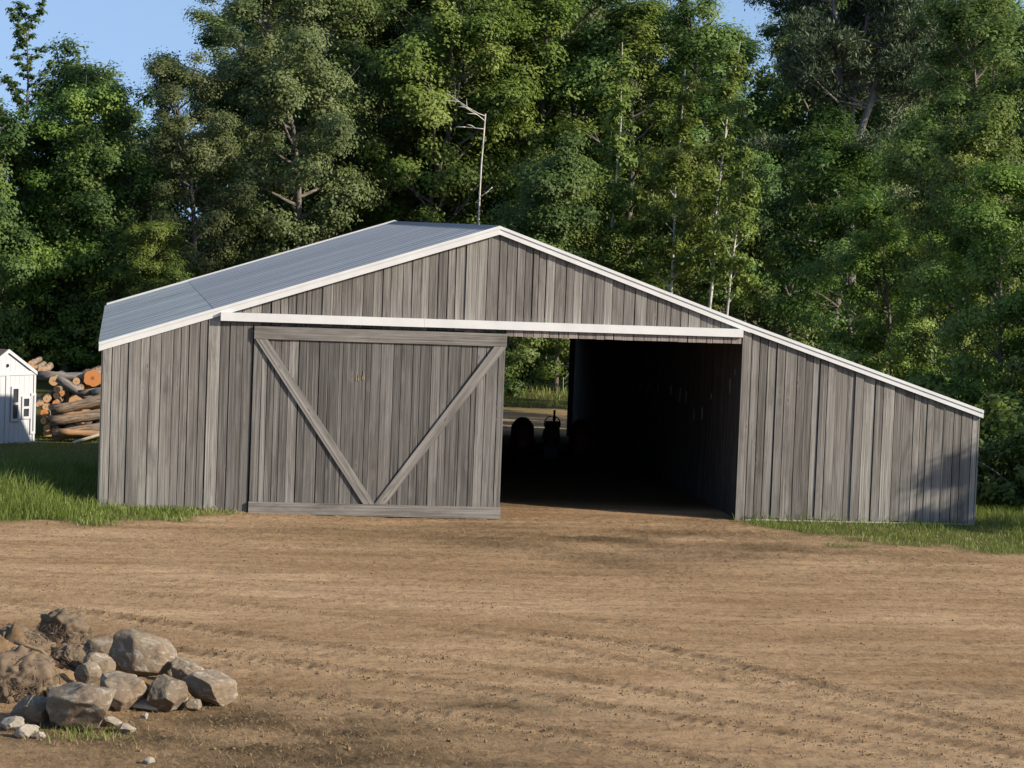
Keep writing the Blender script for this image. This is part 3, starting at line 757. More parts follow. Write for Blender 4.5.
def shed_window(x0,x1,z0,z1,sash=True):
    f=MB(); t=.07
    f.box((x0-t,-.045,z0-t),(x0,-.008,z1+t),.5); f.box((x1,-.045,z0-t),(x1+t,-.008,z1+t),.5); f.box((x0,-.045,z1),(x1,-.008,z1+t),.5); f.box((x0,-.045,z0-t),(x1,-.008,z0),.5)
    if sash: zm=(z0+z1)/2; f.box((x0,-.04,zm-.035),(x1,-.008,zm+.035),.5)
    o=f.build('window',M['shed_white'],shed)
    g=MB(); g.box((x0,-.012,z0),(x1,-.009,z1),.5); g.build('pane',M['glass'],o)
shed_window(.24,.46,.95,1.82); shed_window(.70,.93,1.0,1.52); shed_window(1.08,1.15,.55,1.6,False)
mb=MB(); mb.tube([(0,-.03,2.5),(0,-.005,2.5)],.05,12); mb.build('vent',M['dark_metal'],shed)
mb=MB(); mb.box((.25,-.5,-.05),(1.2,-.06,.10),.5); mb.box((.3,-.28,.101),(1.15,-.06,.28),.5); mb.build('step',M['plank_grey'],shed)

# ------------------------------------------------------------------ log pile
def make_log(a,b,r,bark,end,label,both=False):
    a=np.array(a,float); b=np.array(b,float); n=10
    t=np.linspace(0,1,n)[:,None]; side=np.array([rng.normal(0,.02),0,rng.normal(0,.02)])
    P=a+(b-a)*t+side*np.sin(t*math.pi)*2
    rad=r*(1+.085*rng.normal(size=n))*(np.linspace(1.03,.93,n))
    o=empty('log',tuple(a)); tag(o,label,'log','logs in the stacked log pile')
    mb=MB(); mb.tube(P-a,rad,14); 
    me=mb.build('bark',M[bark],o,True)
    d=(b-a)/np.linalg.norm(b-a)
    u=np.cross(d,(0,0,1)); u/=np.linalg.norm(u); v=np.cross(u,d)
    m2=MB(); ng=16
    pts=[]; uv=[]
    for k in range(ng):
        th=-2*math.pi*k/ng; rr=rad[0]*(1+.05*rng.normal())
        pts.append(-d*.012+rr*.97*(u*math.cos(th)+v*math.sin(th))); uv.append((math.cos(th),math.sin(th)))
    nrm=np.cross(pts[1]-pts[0],pts[2]-pts[0])
    if nrm@d>0: pts=pts[::-1]; uv=uv[::-1]
    c=-d*.014
    for k in range(ng): m2.face([c,pts[k],pts[(k+1)%ng]],[(0,0),uv[k],uv[(k+1)%ng]],.5)
    m2.build('cut_end',M[end],o)
    return o
def endlog(px,py,rp,Y,L_,end,bark,label,dx=.25,dz=0.02):
    Y+=4; P=atY(px,py,Y); r=rp*(Y-CAM[1])/FPX
    make_log(P,P+np.array([dx*L_*.3,L_,dz]),r,bark,end,label)
def longlog(x0,y0,x1,y1,rp,Y,bark,end,label,over=2.2,Y2=None):
    Y+=4; a=atY(x0,y0,Y); b=atY(x1,y1,Y); d=(b-a)/np.linalg.norm(b-a); r=rp*(Y-CAM[1])/FPX
    make_log(a,b+d*over,r,bark,end,label)
EL=[(53.7,380.8,4.3,26.0,'end_tan','log_bark','log with round tan end, highest in the stack of three beside the dark gap'),
(76.4,381.3,3.3,26.2,'end_tan','log_bark','small tan-ended log, upper one of the pair left of the big orange log'),
(79,388.7,3.6,26.0,'end_tan','log_bark','tan-ended log, lower one of the pair left of the big orange log'),
(56.9,389,3.3,25.9,'end_tan','log_bark','log with tan end in the middle of the stack of three beside the dark gap'),
(56.3,395.8,3.3,25.8,'end_tan','log_bark','log with tan end at the bottom of the stack of three beside the dark gap'),
(61.8,393.4,2.7,26.1,'end_orange','log_bark','thin log with narrow ruddy end right of the stack of three'),
(46.6,399,3.8,25.4,'end_tan','log_bark','pale-ended log nearest the shed wall, on top of the lowest two ends'),
(39.6,404.8,4,25.2,'end_tan','log_bark','pale-ended log touching the corner of the white shed'),
(46,407,3.8,25.1,'end_tan','log_bark','pale-ended log, lowest cut end right of the shed corner'),
(41.6,370.3,3.6,27.2,'end_tan','log_bark','tan-ended log at the top left of the pile, left of its twin'),
(34.8,369,3.3,27.6,'end_tan','log_bark','tan-ended log half hidden behind the shed eave'),
(31,364,3,28.4,'end_tan','log_bark','highest and farthest log behind the shed roof edge'),
(56,403.5,3.2,25.5,'end_orange','log_bark','small orange-ended log under the stack of three'),
(43.5,421,3.4,24.6,'end_tan','log_bark','dull-ended log low down between the shed corner and the lying logs'),
(47,428,3.2,24.2,'end_tan','log_bark','lowest dull-ended log on the grass left of the lying logs'),
(44,413,3.6,24.9,'end_orange','log_bark','ruddy split log low beside the shed corner'),
(92.6,378.2,8.2,26.3,'end_orange','log_bark','biggest log, with a bright orange cut end beside the barn corner')]
for (px,py,rp,Y,e,bk,lb) in EL: endlog(px,py,rp,Y,2.6,e,bk,lb)
LL=[(38,375.5,86,375,4.4,26.6,'log_grey','end_tan','long dark grey log lying along the top of the pile'),
(57,378,74,389,4.2,25.6,'log_grey','end_tan','grey log slanting down right from the top of the pile'),
(78,393.5,91,391.5,3.6,24.7,'log_bark','end_tan','short stubby log under the paired tan ends'),
(92,394,101,391,4.6,24.6,'log_grey','end_tan','grey-barked log right under the big orange log'),
(51,410.5,101,398.5,6.0,24.4,'log_bark','end_tan','thick brown log sloping up right, topmost of the lying logs'),
(58,418,101,411,4.2,24.3,'log_orange','end_orange','stripped orange log wedged between the thick lying logs'),
(50,421.5,101,416,5.6,24.1,'log_bark','end_tan','thick brown log in the middle of the lying logs'),
(53,435.5,101,427.5,6.4,23.8,'log_bark','end_orange','thick mossy log at the bottom of the lying logs'),
(58,432,80,433,3.2,23.5,'log_orange','end_orange','stripped orange log resting before the bottom log'),
(73,443,101,436,1.6,23.2,'log_pale','end_tan','thin pale bark slab on the grass under the pile')]
for (x0,y0,x1,y1,rp,Y,bk,e,lb) in LL: longlog(x0,y0,x1,y1,rp,Y,bk,e,lb)
# hidden core of the pile: logs behind the shown ones
for (x,z,yy) in ((-1.6,-.7,25.6),(-1.1,-.7,25.4),(-.5,-.75,25.2),(0.0,-.7,25.2),(-1.3,-.25,26.2),(-.7,-.25,26.2),(-.1,-.2,26.2),(-.9,.2,26.8),(-.3,.2,26.9),(.3,.3,27.0),(-1.4,.35,27.4),(-.7,.75,27.6),(0.1,.7,27.6)):
    z-=.32; yy+=4; make_log((x,yy,z),(x+.2,yy+2.8,z),.24,'log_bark','end_tan','bark-covered log in the shaded core of the pile behind the lying logs')

# ------------------------------------------------------------------ boulders
_ico={}
def ico(sub):
    if sub not in _ico:
        import bmesh
        bm=bmesh.new(); bmesh.ops.create_icosphere(bm,subdivisions=sub,radius=1)
        v=np.array([x.co[:] for x in bm.verts]); f=np.array([[q.index for q in p.verts] for p in bm.faces]); bm.free()
        _ico[sub]=(v,f)
    return _ico[sub]
def rock_shape(seed,size,sub=4,facet=15,rough=.075):
    v,f=ico(sub); v=v.copy(); r=np.random.default_rng(seed)
    for k in range(facet):                     # planes that flatten the sides into broken faces
        d=r.normal(size=3); d/=np.linalg.norm(d); h=r.uniform(.58,.92)
        s=v@d; v-=np.where(s>h,(s-h),0)[:,None]*d
    n=fbm(v[:,0]*1.5+seed,v[:,1]*1.5,v[:,2]*1.5,seed,3)*rough+fbm(v[:,0]*6,v[:,1]*6,v[:,2]*6,seed+5,3)*rough*.42+fbm(v[:,0]*17,v[:,1]*17,v[:,2]*17,seed+9,2)*rough*.09
    v*= (1+n)[:,None]
    return v*np.array(size),f
def boulder(px0,px1,py0,py1,seed,label,mat='rock',rot=0,name='boulder',depth=.85,cat='boulder',group='boulders dumped in a heap at the yard edge',lift=0.0,tilt=(0,0)):
    """box in the photo -> a stone of that real size sitting on the ground / heap"""
    py0+=4; py1+=4
    d=atz((px0+px1)/2,py1,lift)                # foot of the stone
    dist=np.linalg.norm(d-CAM); m=dist/FPX
    w_=(px1-px0)*m; h_=(py1-py0)*m
    h_=h_*.97
    v,f=rock_shape(seed,(w_/2*1.25,w_/2*depth*1.1,h_/2*1.28),5)
    o=mesh_np(name,v,f.ravel(),np.full(len(f),3),None,None,M[mat],True)
    o.location=(d[0],d[1]+w_/2*depth*.8,lift+h_/2*.92); o.rotation_euler=(tilt[0],tilt[1],rot)
    tag(o,label,cat,group)
    return o
boulder(108,170,630,676,1,'large rounded brown boulder at the top of the rock heap',rot=.3,lift=.14,tilt=(0,.18))
boulder(86,116,635,658,2,'greyish boulder wedged behind the left side of the top boulder',lift=.22)
boulder(86,112,650,672,3,'smaller brown stone between the earth clod and the top boulder',lift=.2)
boulder(97,148,668,706,4,'reddish brown mid-heap boulder below the top boulder',rot=.5,lift=.05,tilt=(0,.25))
boulder(44,115,684,732,5,'long pale-streaked boulder lying at the front of the heap',rot=-.2,lift=-.02,tilt=(0,-.22))
boulder(15,52,692,724,6,'dark round boulder at the left front, under the roots',lift=0.0)
boulder(146,187,674,711,7,'triangular boulder with pale streaks, right of the reddish one',rot=1.1,lift=.0)
boulder(170,202,656,686,8,'brown boulder leaning behind the rightmost boulder',lift=.05,tilt=(0,.3))
boulder(187,233,671,703,9,'rounded pale grey boulder at the right end of the heap',rot=.1,lift=0.0,tilt=(0,.2))
boulder(76,99,660,686,10,'small upright brown stone beneath the earth clod',lift=.12)
boulder(60,96,690,708,14,'flat brown stone resting behind the long front boulder',lift=.12)
boulder(163,180,650,672,15,'small stone behind the top boulder, on its right',lift=.1)
boulder(46,66,680,698,16,'brown stone between the roots and the long front boulder',lift=.12)
boulder(132,164,695,709,11,'flat chalky white stone in front of the reddish boulder','pale_rock',lift=0.0,name='stone',cat='stone',group='small pale stones round the rock heap')
for k,(a,b,c,d,lb) in enumerate([(103,121,714,723,'flat pale stone right of the long front boulder'),(117,134,720,730,'pale stone lying right of the flat pale stone, on the dirt'),
  (2,24,714,728,'chunky pale stone at the lower left edge of the heap'),(15,34,722,735,'pale stone in front of the dark round boulder'),(24,38,722,730,'small pale stone tucked between two others before the dark boulder'),
  (34,44,728,736,'little pale stone nearest the long front boulder on its left'),(143,154,754,762,'lone pale stone on the dark litter below the heap'),
  (186,202,696,708,'small brown stone under the rightmost boulder'),(176,190,690,706,'little stone between the triangular and rightmost boulders'),(140,148,709,716,'tiny pale stone below the chalky flat one')]):
    boulder(a,b,c,d,30+k,lb,'pale_rock' if k not in (7,8) else 'rock',name='stone',cat='stone',group='small pale stones round the rock heap')
# uprooted sod clods with hanging roots
def clod(px0,px1,py0,py1,seed,label,lift,nroots,rl,droop=1.0,depth=.9,mat='clod'):
    d=atz((px0+px1)/2,py1,lift); dist=np.linalg.norm(d-CAM); m=dist/FPX
    w_=(px1-px0)*m; h_=(py1-py0)*m
    root=empty('root_clod',(d[0],d[1]+w_/2*depth*.7,lift+h_/2)); tag(root,label,'root clod')
    v,f=rock_shape(seed,(w_/2*.98,w_/2*depth,h_/2*1.02),5,6,.20)
    n=fbm(v[:,0]*11,v[:,1]*11,v[:,2]*11,seed,5)*.045; nv=v/np.linalg.norm(v,axis=1)[:,None]
    v=v+nv*n[:,None]
    mesh_np('soil',v,f.ravel(),np.full(len(f),3),None,None,M[mat],True,root)
    r=np.random.default_rng(seed+90); mb=MB()
    for k in range(nroots):
        th=r.uniform(-math.pi,math.pi); ph=r.uniform(-.5,1.2)
        dr=np.array([math.cos(th)*math.cos(ph),-abs(math.sin(th))*math.cos(ph) if r.random()<.75 else math.sin(th)*math.cos(ph),math.sin(ph)])
        p=dr*np.array([w_/2,w_/2*depth,h_/2])*.97; P=[p]
        ln=r.uniform(.4,1)*rl; st=5
        tg=np.cross(dr,r.normal(size=3)); tg/=np.linalg.norm(tg)
        q=tg*.7+dr*.25
        E=np.array([w_/2,w_/2*depth,h_/2]); hang=r.random()<.12*droop
        for j in range(st):
            q=q+np.array([r.normal(0,.35),r.normal(0,.35),-.10*droop-(.35 if hang else 0)+r.normal(0,.2)]); q/=np.linalg.norm(q)
            p=p+q*ln/st
            if not hang: p=p/np.linalg.norm(p/E)*r.uniform(.99,1.05)
            P.append(p)
        rr=r.uniform(.0015,.0045) if r.random()<.97 else r.uniform(.008,.014)
        mb.tube(P,np.linspace(rr,rr*.4,st+1),4,cap=False)
    tag(mb.build('root_fibres',M['root'],root),kind='stuff')
clod(36,90,617,654,51,'shaggy dry sod clod crowning the left end of the rock heap',.11,420,.14)
clod(-22,50,632,668,52,'broad earth clod with matted roots at the left edge of the photo',.12,170,.22,mat='root_soil')
clod(-18,54,656,710,53,'tangle of earth with long roots hanging over the left rocks',.02,260,.42,1.5,mat='root_soil')
clod(50,90,646,682,54,'dark earth clod with a bare root, below the shaggy crowning clod',.08,90,.2)
# one thick crooked root hanging out of the tangle
mb=MB()
P=[atY(px,py,-21.9) for px,py in ((14,642),(28,646),(40,650),(47,655),(48,668),(46,680),(50,690))]
mb.tube(P,[.022,.024,.022,.022,.018,.014,.008],7); 
tag(mb.build('crooked_root',M['root']),'thick crooked bare root hanging down over the left rocks','root')

# soil clods and crumbs along the tracks
def crumbs():
    v0,f0=ico(1); V=[];F=[];n=0
    pts=[]
    for P,A in zip(TRs,TRA):
        cnt=int(1500*A); j=rng.integers(0,len(P),cnt); T=np.gradient(P,axis=0); T/=np.linalg.norm(T,axis=1)[:,None]
        d=rng.choice([-1,1],cnt)*np.abs(rng.normal(.27,.09,cnt))
        x=P[j,0]-T[j,1]*d+rng.normal(0,.05,cnt); y=P[j,1]+T[j,0]*d+rng.normal(0,.05,cnt)
        pts.append(np.stack([x,y,np.abs(rng.normal(0,.007,cnt))*A+.005],1))
    cnt=4200; x=rng.uniform(-2,17.5,cnt); y=rng.uniform(-26,-.4,cnt); pts.append(np.stack([x,y,np.abs(rng.normal(0,.007,cnt))+.004],1))
    cnt=300; p=atz(330,735); x=rng.normal(p[0]-.4,1.8,cnt); y=rng.normal(p[1],1.2,cnt); pts.append(np.stack([x,y,np.abs(rng.normal(0,.011,cnt))+.006],1))
    P=np.concatenate(pts); P=P[(P[:,1]<-.4)&(P[:,1]>-27)]
    z=gzv(P[:,0],P[:,1]); m=len(P)
    sc=P[:,2][:,None,None]*rng.uniform(.45,1.0,(m,1,3))
    jit=1+.25*rng.normal(size=(m,len(v0),1))
    V=v0[None]*sc*jit; V[:,:,0]+=P[:,0,None]; V[:,:,1]+=P[:,1,None]; V[:,:,2]+=(z+P[:,2]*.35)[:,None]
    F=(f0[None]+(np.arange(m)*len(v0))[:,None,None]).reshape(-1)
    return V.reshape(-1,3),F,m
V,F,m=crumbs()
M['crumb']=simple('soil_crumb',(.22,.146,.08),.95,0,.05,1.7,.35)
tag(mesh_np('soil_crumbs',V,F,np.full(len(F)//3,3),None,None,M['crumb'],False),'loose soil crumbs and clods strewn along the tyre tracks','soil',kind='stuff')

# ------------------------------------------------------------------ grass & straw
def blades(x,y,h,wd,lean,seedcol,name,mat,label,zoff=0.0):
    m=len(x); z=gzv(x,y)+zoff
    th=rng.uniform(0,2*np.pi,m); ta=rng.uniform(0,2*np.pi,m)
    wx,wy=np.cos(th)*wd/2,np.sin(th)*wd/2
    lx,ly=np.cos(ta)*lean*h,np.sin(ta)*lean*h
    V=np.zeros((m,7,3))
    for k,(t,ws,lf) in enumerate(((0,1,0),(.45,.85,.25),(.8,.5,.62))):
        V[:,2*k,0]=x-wx*ws+lx*lf; V[:,2*k,1]=y-wy*ws+ly*lf
        V[:,2*k+1,0]=x+wx*ws+lx*lf; V[:,2*k+1,1]=y+wy*ws+ly*lf
        V[:,2*k,2]=V[:,2*k+1,2]=z+h*t*(1-.15*lean*t)
    V[:,6,0]=x+lx; V[:,6,1]=y+ly; V[:,6,2]=z+h*(1-.35*lean)
    b=(np.arange(m)*7)[:,None]
    loops=np.concatenate([b+0,b+1,b+3,b+2,b+2,b+3,b+5,b+4,b+4,b+5,b+6],1)
    o=mesh_np(name,V.reshape(-1,3),loops.ravel(),np.tile([4,4,3],m),{'rnd':('FACE',np.repeat(seedcol,3))},None,mat,False)
    tag(o,label,'grass',kind='stuff'); return o
def scatter(n,x0,x1,y0,y1,thr=.45):
    x=rng.uniform(x0,x1,n); y=rng.uniform(y0,y1,n); g=grass_mask(x,y); k=g>rng.uniform(thr-.3,thr+.3,n); return x[k],y[k],g[k]
x,y,g=scatter(30000,-3.6,3.2,-6,7)
k=~((x>-.05)&(y>-.06)); x,y,g=x[k],y[k],g[k]
tall=.13+.52*sstep(.6,-1.6,x+.25*vnoise(x*1.2,y*1.2,None,8))*sstep(-4.2,-1.2,y-.0*x)
h=tall*rng.uniform(.5,1.25,len(x))*(.75+.35*vnoise(x*1.7,y*1.7,None,4))
blades(x,y,np.clip(h,.05,.95),rng.uniform(.008,.016,len(x)),rng.uniform(.1,.75,len(x)),np.clip(rng.beta(2.2,2.6,len(x))+.15*vnoise(x*.8,y*.8,None,14)+.25*sstep(1.0,2.6,x),0,1),'grass',M['grass'],'tall sunlit green grass in front of the barn wall at its left end')
x,y,g=scatter(26000,-9,-.1,6.5,31)
h=(.17-.12*sstep(15,22,y))*rng.uniform(.4,1.3,len(x))*(1+.8*sstep(11,7,y))
blades(x,y,h,rng.uniform(.01,.02,len(x)),rng.uniform(.1,.7,len(x)),rng.beta(2,3,len(x)),'grass',M['grass'],'shaded rough grass between the barn and the white shed')
x,y,g=scatter(42000,12.3,25,-9,6)
k=~((x<W+.05)&(y>-.05)); x,y,g=x[k],y[k],g[k]
h=(.07+.09*sstep(-.2,.6,vnoise(x*1.1,y*1.1,None,19))+.12*np.exp(-(y/.35)**2)+.12*sstep(17.4,18.5,x))*rng.uniform(.5,1.3,len(x))
blades(x,y,h,rng.uniform(.007,.014,len(x)),rng.uniform(.2,.9,len(x)),np.clip(rng.beta(2,2.6,len(x))+.12*vnoise(x*.9,y*.9,None,15),0,1),'grass',M['grass'],'patchy short green grass along the foot of the wall right of the doorway')
x,y,g=scatter(26000,6,38,31,62)
h=.24*rng.uniform(.4,1.3,len(x))
blades(x,y,h,rng.uniform(.015,.03,len(x)),rng.uniform(.1,.7,len(x)),rng.beta(2.4,2.2,len(x)),'grass',M['grass'],'sunny grass strip before the wood, seen through the rear doorway')
# tuft below the rocks
p=atz(78,738); n=170
x=rng.normal(p[0],.30,n); y=rng.normal(p[1],.22,n)
blades(x,y,rng.uniform(.05,.16,n),rng.uniform(.006,.01,n),rng.uniform(.3,1,n),rng.beta(3,2,n),'grass',M['grass'],'thin green tuft growing below the long front boulder')
# straw litter
n=5200; p=atz(275,738)
x=rng.normal(p[0]-.3,1.9,n); y=rng.normal(p[1],1.3,n)
blades(x,y,rng.uniform(.02,.08,n),rng.uniform(.003,.007,n),rng.uniform(1.6,2.8,n),rng.uniform(0,1,n),'straw_litter',M['straw'],'dry straw and dead grass litter on the dark soil in front of the rocks')
n=2200; x=rng.uniform(-1,17,n); y=rng.uniform(-7,-1,n)
blades(x,y,rng.uniform(.03,.08,n),rng.uniform(.005,.009,n),rng.uniform(1.2,2.4,n),rng.uniform(0,1,n),'straw_litter',M['straw'],'scattered straw bits on the dirt in front of the barn')

# ------------------------------------------------------------------ trees
def leaves_at(C,Nv,size,rs,elong=1.5,crnd=None):
    """kite leaves at centres C with normals Nv"""
    m=len(C); Nv=Nv/(np.linalg.norm(Nv,axis=1)[:,None]+1e-9)
    t=rs.normal(size=(m,3)); t-=Nv*(t*Nv).sum(1)[:,None]; t/=np.linalg.norm(t,axis=1)[:,None]+1e-9
    b=np.cross(Nv,t)
    s=(size*rs.uniform(.6,1.35,m))[:,None]
    V=np.stack([C-t*s*.5*elong,C+b*s*.42+t*s*.05+Nv*s*.12,C+t*s*.5*elong-Nv*s*.1,C-b*s*.42+t*s*.05+Nv*s*.12],1)
    return V.reshape(-1,3),crnd
def clump_cloud(CC,CR,per,rs,axis_c,flat=.62,size=.14,up=.75,out=.6,crnd=None,hollow=.5):
    """leaf clumps with centres CC and radii CR"""
    m=len(CC)
    cnt=np.maximum(8,(per*(CR/CR.mean())**2).astype(int)); idx=np.repeat(np.arange(m),cnt); n=len(idx)
    d=rs.normal(size=(n,3)); d/=np.linalg.norm(d,axis=1)[:,None]
    r=rs.uniform(0,1,n)**hollow
    off=d*r[:,None]*CR[idx][:,None]*np.array([1,1,flat])*(1+.25*rs.normal(size=(n,1)))
    P=CC[idx]+off
    o=P-axis_c; o[:,2]*=.4; o/=np.linalg.norm(o,axis=1)[:,None]+1e-9
    Nv=np.array([0,0,up*.8])+o*out+d*.75+rs.normal(size=(n,3))*.30
    rn=np.clip(crnd[idx]+rs.normal(0,.11,n),0,1)
    V,_=leaves_at(P,Nv,size,rs)
    return V,rn
def finish_tree(name,Vl,rn,tubes,leafm,barkm):
    root=empty(name,(0,0,-50))
    n=len(Vl)//4
    mesh_np('crown',Vl,np.arange(len(Vl)),np.full(n,4),{'rnd':('FACE',rn)},None,leafm,False,root)
    V=[];Lp=[];T=[];UV=[];o=0
    for P,rad,sd in tubes:
        v,l,t,uv=tube_np(np.array(P),rad,sd,False); V.append(v); Lp+= [i+o for i in l]; T+=t; UV+=uv; o+=len(v)
    mesh_np('trunk',np.concatenate(V),Lp,T,None,UV,barkm,True,root)
    return root
def curve(a,d,ln,n,rs,bend=.15,up=.0):
    P=[np.array(a,float)]; d=np.array(d,float)/np.linalg.norm(d)
    for k in range(n):
        d=d+rs.normal(0,bend,3)+np.array([0,0,up]); d/=np.linalg.norm(d); P.append(P[-1]+d*ln/n)
    return np.array(P)
def broadleaf(seed,H,CW,cb,leafm,barkm,nl=26,per=190,size=.10,shape='round',name='broadleaf_tree',tr=None,clr=(.55,1.0),lean=.02,sparse=1.0):
    rs=np.random.default_rng(seed); tubes=[]
    tr=tr or H*.013
    T=curve((0,0,-.3),(rs.normal(0,lean),rs.normal(0,lean),1),H*.93,12,rs,.05,.03)
    tubes.append((T,np.linspace(tr,tr*.15,13),8))
    CC=[];CR=[];cr=[]
    env={'round':lambda h:math.sin(math.pi*min(1,max(0,(h*.92+.06))))**.6,'tall':lambda h:(1-h)**.55*.9+.12 if h>.3 else .75+.5*h,'vase':lambda h:.35+.65*math.sin(math.pi*.5*min(1,h*1.5)) if h<.75 else (1-h)*3.2+.2}[shape]
    for k in range(nl):
        h=(k+rs.uniform(.1,.9))/nl; z=cb+(H*.97-cb)*h
        f=np.interp(z,T[:,2],np.arange(13)); i=int(min(f,11)); a=T[i]+(T[i+1]-T[i])*(f-i)
        az=k*2.399+rs.normal(0,.4); el=.25+.55*h+rs.normal(0,.12)
        ln=CW*env(h)*rs.uniform(.75,1.15)
        d=(math.cos(az)*math.cos(el),math.sin(az)*math.cos(el),math.sin(el))
        a=a-np.array([0,0,ln*.3*(1-h)])
        P=curve(a,d,ln,6,rs,.12,.04); r0=tr*(.5-.32*h)
        tubes.append((P,np.linspace(r0,.012,7),5))
        nc=max(2,int(ln*1.5*sparse)); lr=rs.uniform(.15,.8)
        for j in range(nc):
            t=rs.uniform(.35,1.05)*6; q=int(min(t,5)); p=P[q]+(P[q+1]-P[q])*(t-q)+rs.normal(0,.16*ln*.6,3)*np.array([1,1,.6])
            CC.append(p); CR.append(rs.uniform(*clr)*(.8+.04*ln)); cr.append(np.clip(lr+rs.normal(0,.15),0,1))
            if rs.random()<.6: tubes.append((np.array([P[max(0,q-1)],(P[max(0,q-1)]+p)/2+rs.normal(0,.08,3),p]),[.03,.018,.006],4))
    CC=np.array(CC);CR=np.array(CR);cr=np.array(cr)
    V,rn=clump_cloud(CC,CR,per,rs,np.array([0,0,cb+(H-cb)*.45]),size=size,crnd=cr)
    return finish_tree(name,V,rn,tubes,leafm,barkm)
def shrub(seed,H,CW,leafm,name='shrub',nst=9,per=150,size=.11):
    rs=np.random.default_rng(seed); tubes=[];CC=[];CR=[];cr=[]
    for k in range(nst):
        az=k*2.399; el=rs.uniform(.7,1.4); d=(math.cos(az)*math.cos(el),math.sin(az)*math.cos(el),math.sin(el))
        P=curve((math.cos(az)*.15,math.sin(az)*.15,-.1),d,H*rs.uniform(.7,1.1),6,rs,.12,.0); tubes.append((P,np.linspace(.035,.008,7),5)); lr=rs.uniform(.2,.8)
        for j in range(7):
            t=rs.uniform(.1,1)*6;q=int(min(t,5)); CC.append(P[q]+rs.normal(0,CW*.22,3)*np.array([1,1,.5])); CR.append(rs.uniform(.3,.6)); cr.append(lr)
    V,rn=clump_cloud(np.array(CC),np.array(CR),per,rs,np.array([0,0,H*.3]),size=size,crnd=np.array(cr))
    return finish_tree(name,V,rn,tubes,leafm,M['bark'])
def needles_at(P,D,rs,ln,wd):
    """thin needle-tuft blades: direction D"""
    m=len(P); D=D/(np.linalg.norm(D,axis=1)[:,None]+1e-9); t=rs.normal(size=(m,3)); b=np.cross(D,t); b/=np.linalg.norm(b,axis=1)[:,None]+1e-9
    l=(ln*rs.uniform(.6,1.3,m))[:,None]; w_=(wd*rs.uniform(.7,1.3,m))[:,None]
    return np.stack([P,P+D*l*.5+b*w_*.5,P+D*l,P+D*l*.5-b*w_*.5],1).reshape(-1,3)
def pine(seed,H,CW,cb,name='pine_tree'):
    rs=np.random.default_rng(seed); tubes=[];P_=[];D_=[];rn=[]
    tr=.21; fork=.50*H
    T0=curve((0,0,-.3),(0,0,1),fork,8,rs,.02,.02); tubes.append((T0,np.linspace(tr,tr*.78,9),9))
    stems=[(T0,0)]
    for d,ln,r in (((-.12,.05,1),H*.5,.14),((.30,0,1),H*.46,.13),((.08,.25,1),H*.48,.11)):
        S=curve(T0[-1]-np.array([0,0,.3]),d,ln,8,rs,.05,.06); tubes.append((S,np.linspace(r,.03,9),8)); stems.append((S,1))
    for S,kd in stems:
        nb=27 if kd else 5
        for k in range(nb):
            t=rs.uniform(.18 if kd else .7,1)*(len(S)-1); i=int(min(t,len(S)-2)); a=S[i]+(S[i+1]-S[i])*(t-i)
            if a[2]<cb: continue
            h=(a[2]-cb)/(H-cb); az=rs.uniform(0,2*math.pi); el=rs.uniform(-.1,.55)
            ln=CW*(1.0-.55*h)*rs.uniform(.55,1.1)
            B=curve(a,(math.cos(az)*math.cos(el),math.sin(az)*math.cos(el),math.sin(el)),ln,6,rs,.1,.05); tubes.append((B,np.linspace(.05,.012,7),5))
            lr=rs.uniform(.1,.8)
            for j in range(int(5+ln*3.4)):
                t2=rs.uniform(.3,1)*6;q=int(min(t2,5)); c=B[q]+(B[q+1]-B[q])*(t2-q)+rs.normal(0,.20,3)*np.array([1,1,.5])
                n=60; d=rs.normal(size=(n,3)); d[:,2]+=.5; dd=(B[-1]-B[-2]); d+=dd/np.linalg.norm(dd)*.5
                P_.append(c+rs.normal(0,.16,(n,3))*np.array([1,1,.55])); D_.append(d); rn.append(np.clip(lr+rs.normal(0,.15,n),0,1))
    V=needles_at(np.concatenate(P_),np.concatenate(D_),rs,.20,.045)
    # bare dead branches low on the trunk
    for az,z,ln,el in ((0.1,fork*.75,3.2,.5),(3.0,fork*.9,2.2,.9),(.4,fork*.68,2.4,.45),(2.7,fork*.6,2.6,.4),(-.4,fork*.85,1.8,.6)):
        B=curve((0,0,z),(math.cos(az)*math.cos(el),math.sin(az)*math.cos(el)*.3-.3,math.sin(el)),ln,7,rs,.1,.02); tubes.append((B,np.linspace(.07,.012,8),6))
        for j in (3,5): tubes.append((curve(B[j],B[j+1]-B[j]+rs.normal(0,.12,3),.8,3,rs,.15,.03),[.03,.02,.012,.006],4))
    return finish_tree(name,V,np.concatenate(rn),tubes,M['needle'],M['bark_pine'])
